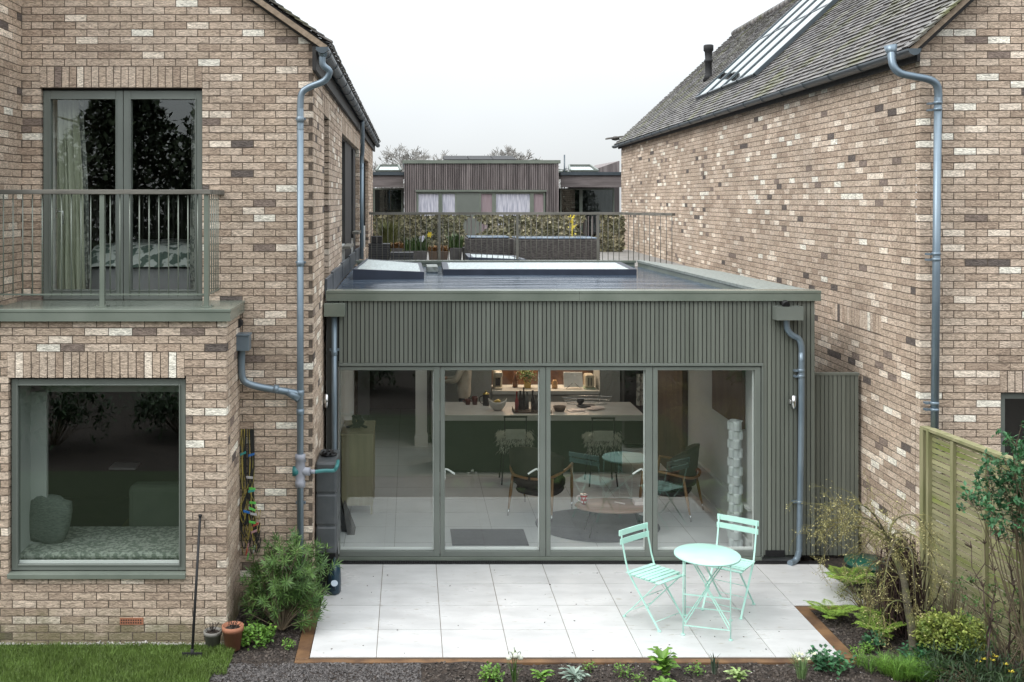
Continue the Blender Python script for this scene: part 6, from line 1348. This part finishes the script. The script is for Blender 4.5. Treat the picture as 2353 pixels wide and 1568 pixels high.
m.build('wires', STEEL, t)
# counter
t = thing('coffee_machine', 'cream coffee machine at the left end of the lit counter', 'coffee machine', (1.49, 17.75, WZ)); CRM = M('cream_enamel', (.42, .38, .30), rough=.3)
m = MB(); m.box(1.42, 1.57, 17.72, 17.95, WZ, WZ+.31, bev=.03); m.box(1.42, 1.57, 17.60, 17.719, WZ+.2, WZ+.30, bev=.03); m.box(1.43, 1.56, 17.60, 17.719, WZ, WZ+.03, bev=.01); m.build('body', CRM, t); m = MB(); m.box(1.455, 1.535, 17.712, 17.7195, WZ+.05, WZ+.18); m.build('recess', DARK, t)
t = thing('herb_pot', 'leafy herb in a yellow pot on the lit counter', 'plant', (2.0, 17.8, WZ)); m = MB(); m.box(1.95, 2.06, 17.75, 17.86, WZ, WZ+.10, bev=.008); m.build('pot', M('ochre', (.45, .30, .08), rough=.5), t); m = MB(); rg = random.Random(5)
for _ in range(420): leaf(m, Vector((2.0, 17.8, WZ+.2))+Vector((rg.gauss(0, .07), rg.gauss(0, .05), rg.gauss(.02, .05))), rv(rg), (0, 0, 1), .035, .02, rg.random())
m.build('foliage', G1, t)
t = thing('cookbook_stand', 'open cookbook on a black stand on the lit counter', 'book', (2.76, 17.7, WZ)); m = MB()
for s_ in (-1, 1): m.hexa([(2.77, 17.70, WZ+.03), (2.77+s_*.16, 17.68, WZ+.03), (2.77+s_*.16, 17.70, WZ+.03), (2.77, 17.72, WZ+.03), (2.77, 17.78, WZ+.27), (2.77+s_*.16, 17.76, WZ+.27), (2.77+s_*.16, 17.78, WZ+.27), (2.77, 17.80, WZ+.27)])
m.build('pages', M('paper', (.72, .72, .70), rough=.7), t); m = MB()
for s_ in (-1, 1): m.tube([(2.77, 17.67, WZ+.005), (2.77+s_*.13, 17.66, WZ+.005), (2.77+s_*.02, 17.68, WZ+.10)], .005, 6)
m.tube([(2.77, 17.72, WZ+.06), (2.77, 17.82, WZ+.27)], .005, 6); m.build('stand', DARK, t)
t = thing('toaster', 'pale green toaster at the right end of the lit counter', 'toaster', (3.05, 17.75, WZ)); m = MB(); m.box(2.97, 3.12, 17.66, 17.9, WZ+.02, WZ+.24, bev=.025); m.build('body', CRM, t); m = MB(); m.box(2.95, 3.14, 17.64, 17.92, WZ, WZ+.019, bev=.006); m.build('base', M('pale_green', (.3, .38, .28), rough=.4), t)
for xx in (3.02, 3.065): m = MB(); m.box(xx-.006, xx+.006, 17.650, 17.659, WZ+.06, WZ+.19); m.build('lever_slot', DARK, t)
m = MB(); m.lathe((2.46, 17.75, WZ), [(0, 0), (.05, 0), (.05, .10), (.035, .12), (.035, .14), (0, .14)], 16); solo(m, 'spice_jar', M('amber', (.35, .20, .08), rough=.3), 'amber glass jar left of the open cookbook', 'jar')
m = MB(); m.lathe((1.80, 17.85, WZ), [(0, 0), (.045, 0), (.05, .15), (.02, .20), (.02, .26), (0, .26)], 16); solo(m, 'oil_bottle', M('amber_dark', (.15, .07, .04), rough=.2), 'tall amber bottle left of the herb pot', 'bottle')
m = MB(); curtain(m, 3.72, 3.90, 3.70, 3.91, .75, 1.27, 17.14, 3, .012); solo(m, 'tea_towel', M('patterned_towel', (.38, .37, .33), (.16, .16, .15), scale=14, rough=.9, ramp=(.48, .55)), 'patterned towel hanging on the oven', 'towel')

# ================================================================= PERSON in the kitchen
SKIN = M('skin', (.42, .25, .18), rough=.5); SWT = M('cream_sweater', (.52, .48, .42), (.42, .39, .34), scale=9, rough=.95, bump=.5); TRS = M('dark_trousers', (.05, .055, .07), rough=.9); HAIR = M('brown_hair', (.06, .035, .02), rough=.6)
def skinned(name, V, E_, Rd, mats, matfn, parent, root=0, lev=2):
    me = bpy.data.meshes.new(name); me.from_pydata(V, E_, []); o = bpy.data.objects.new(name, me); COL.objects.link(o); s_ = o.modifiers.new('s', 'SKIN'); sv = me.skin_vertices[0].data if me.skin_vertices else None
    if sv is None:
        import bmesh; bm = bmesh.new(); bm.from_mesh(me); bm.verts.layers.skin.verify(); bm.to_mesh(me); bm.free(); sv = me.skin_vertices[0].data
    for i, r_ in enumerate(Rd): sv[i].radius = (r_, r_) if not isinstance(r_, tuple) else r_; sv[i].use_root = (i == root)
    b = o.modifiers.new('b', 'SUBSURF'); b.levels = lev; b.render_levels = lev
    dg = bpy.context.evaluated_depsgraph_get(); m2 = bpy.data.meshes.new_from_object(o.evaluated_get(dg)); bpy.data.objects.remove(o)
    for mt in mats: m2.materials.append(mt)
    for p in m2.polygons: p.use_smooth = True; p.material_index = matfn(p.center)
    o = bpy.data.objects.new(name, m2); COL.objects.link(o); o.parent = parent; return o
PR = thing('person', 'person in a cream sweater working at the kitchen side, head hidden by the door frame', 'person', (0, 0, 0))
V = [(0, 0, .98), (0, .01, 1.12), (0, 0, 1.28), (0, 0, 1.42), (0, .01, 1.50), (0, .02, 1.56), (0, .01, 1.66), (0, 0, 1.74),
     (.16, 0, 1.43), (.24, .08, 1.20), (.20, .30, 1.16), (.18, .37, 1.17), (-.16, 0, 1.43), (-.23, .10, 1.20), (-.12, .32, 1.16), (-.09, .39, 1.17),
     (.09, 0, .92), (.10, .02, .50), (.10, -.02, .10), (.10, .12, .03), (-.09, 0, .92), (-.10, .02, .50), (-.10, -.02, .10), (-.10, .12, .03)]
Ed = [(0, 1), (1, 2), (2, 3), (3, 4), (4, 5), (5, 6), (6, 7), (3, 8), (8, 9), (9, 10), (10, 11), (3, 12), (12, 13), (13, 14), (14, 15), (0, 16), (16, 17), (17, 18), (18, 19), (0, 20), (20, 21), (21, 22), (22, 23)]
Rd = [(.16, .12), (.15, .115), (.17, .12), (.15, .10), .055, .06, .095, .07, .065, .05, .036, .034, .065, .05, .036, .034, .085, .06, .042, .035, .085, .06, .042, .035]
for (bx_, by_, bz_, sx) in ((.18, .37, 1.17, 1), (-.09, .39, 1.17, -1)):   # fingers
    hb = 11 if sx == 1 else 15
    for k in range(5):
        n0 = len(V)
        if k < 4: o_ = (k-1.5)*.019; l = (.07, .082, .076, .058)[k]; pts = [(bx_+o_, by_+.055, bz_), (bx_+o_*1.1, by_+.055+l*.55, bz_-.012), (bx_+o_*1.1, by_+.055+l*.8, bz_-.04)]
        else: pts = [(bx_-sx*.04, by_+.02, bz_-.005), (bx_-sx*.055, by_+.06, bz_-.02)]
        V += pts; Ed += [(hb, n0)]+[(n0+i, n0+i+1) for i in range(len(pts)-1)]; Rd += [.010, .009, .008][:len(pts)]
skinned('body', V, Ed, Rd, [SWT, SKIN, TRS], lambda c: 1 if (c.z > 1.49 or c.y > .33 and c.z > .5) else (2 if c.z < .90 else 0), PR)
m = MB(); m.blob((0, -.02, 1.69), .105, .115, .12, 18, 12, .08, 4); m.build('hair', HAIR, PR)
m = MB(); m.blob((0, .105, 1.635), .014, .02, .02, 8, 6, 0); m.build('nose', SKIN, PR)
m = MB()
for sx in (-1, 1): m.blob((sx*.035, .092, 1.665), .012, .008, .007, 8, 6, 0)
m.box(-.022, .022, .096, .103, 1.595, 1.600); m.build('eyes_and_mouth', DARK, PR)
m = MB()
for sx in (-1, 1): m.blob((sx*.098, .0, 1.65), .012, .022, .032, 8, 6, 0)
m.build('ears', SKIN, PR)
PR.location = (.90, 17.1, FZ); PR.rotation_euler.z = R(75); PR.scale = (1, 1, .97)
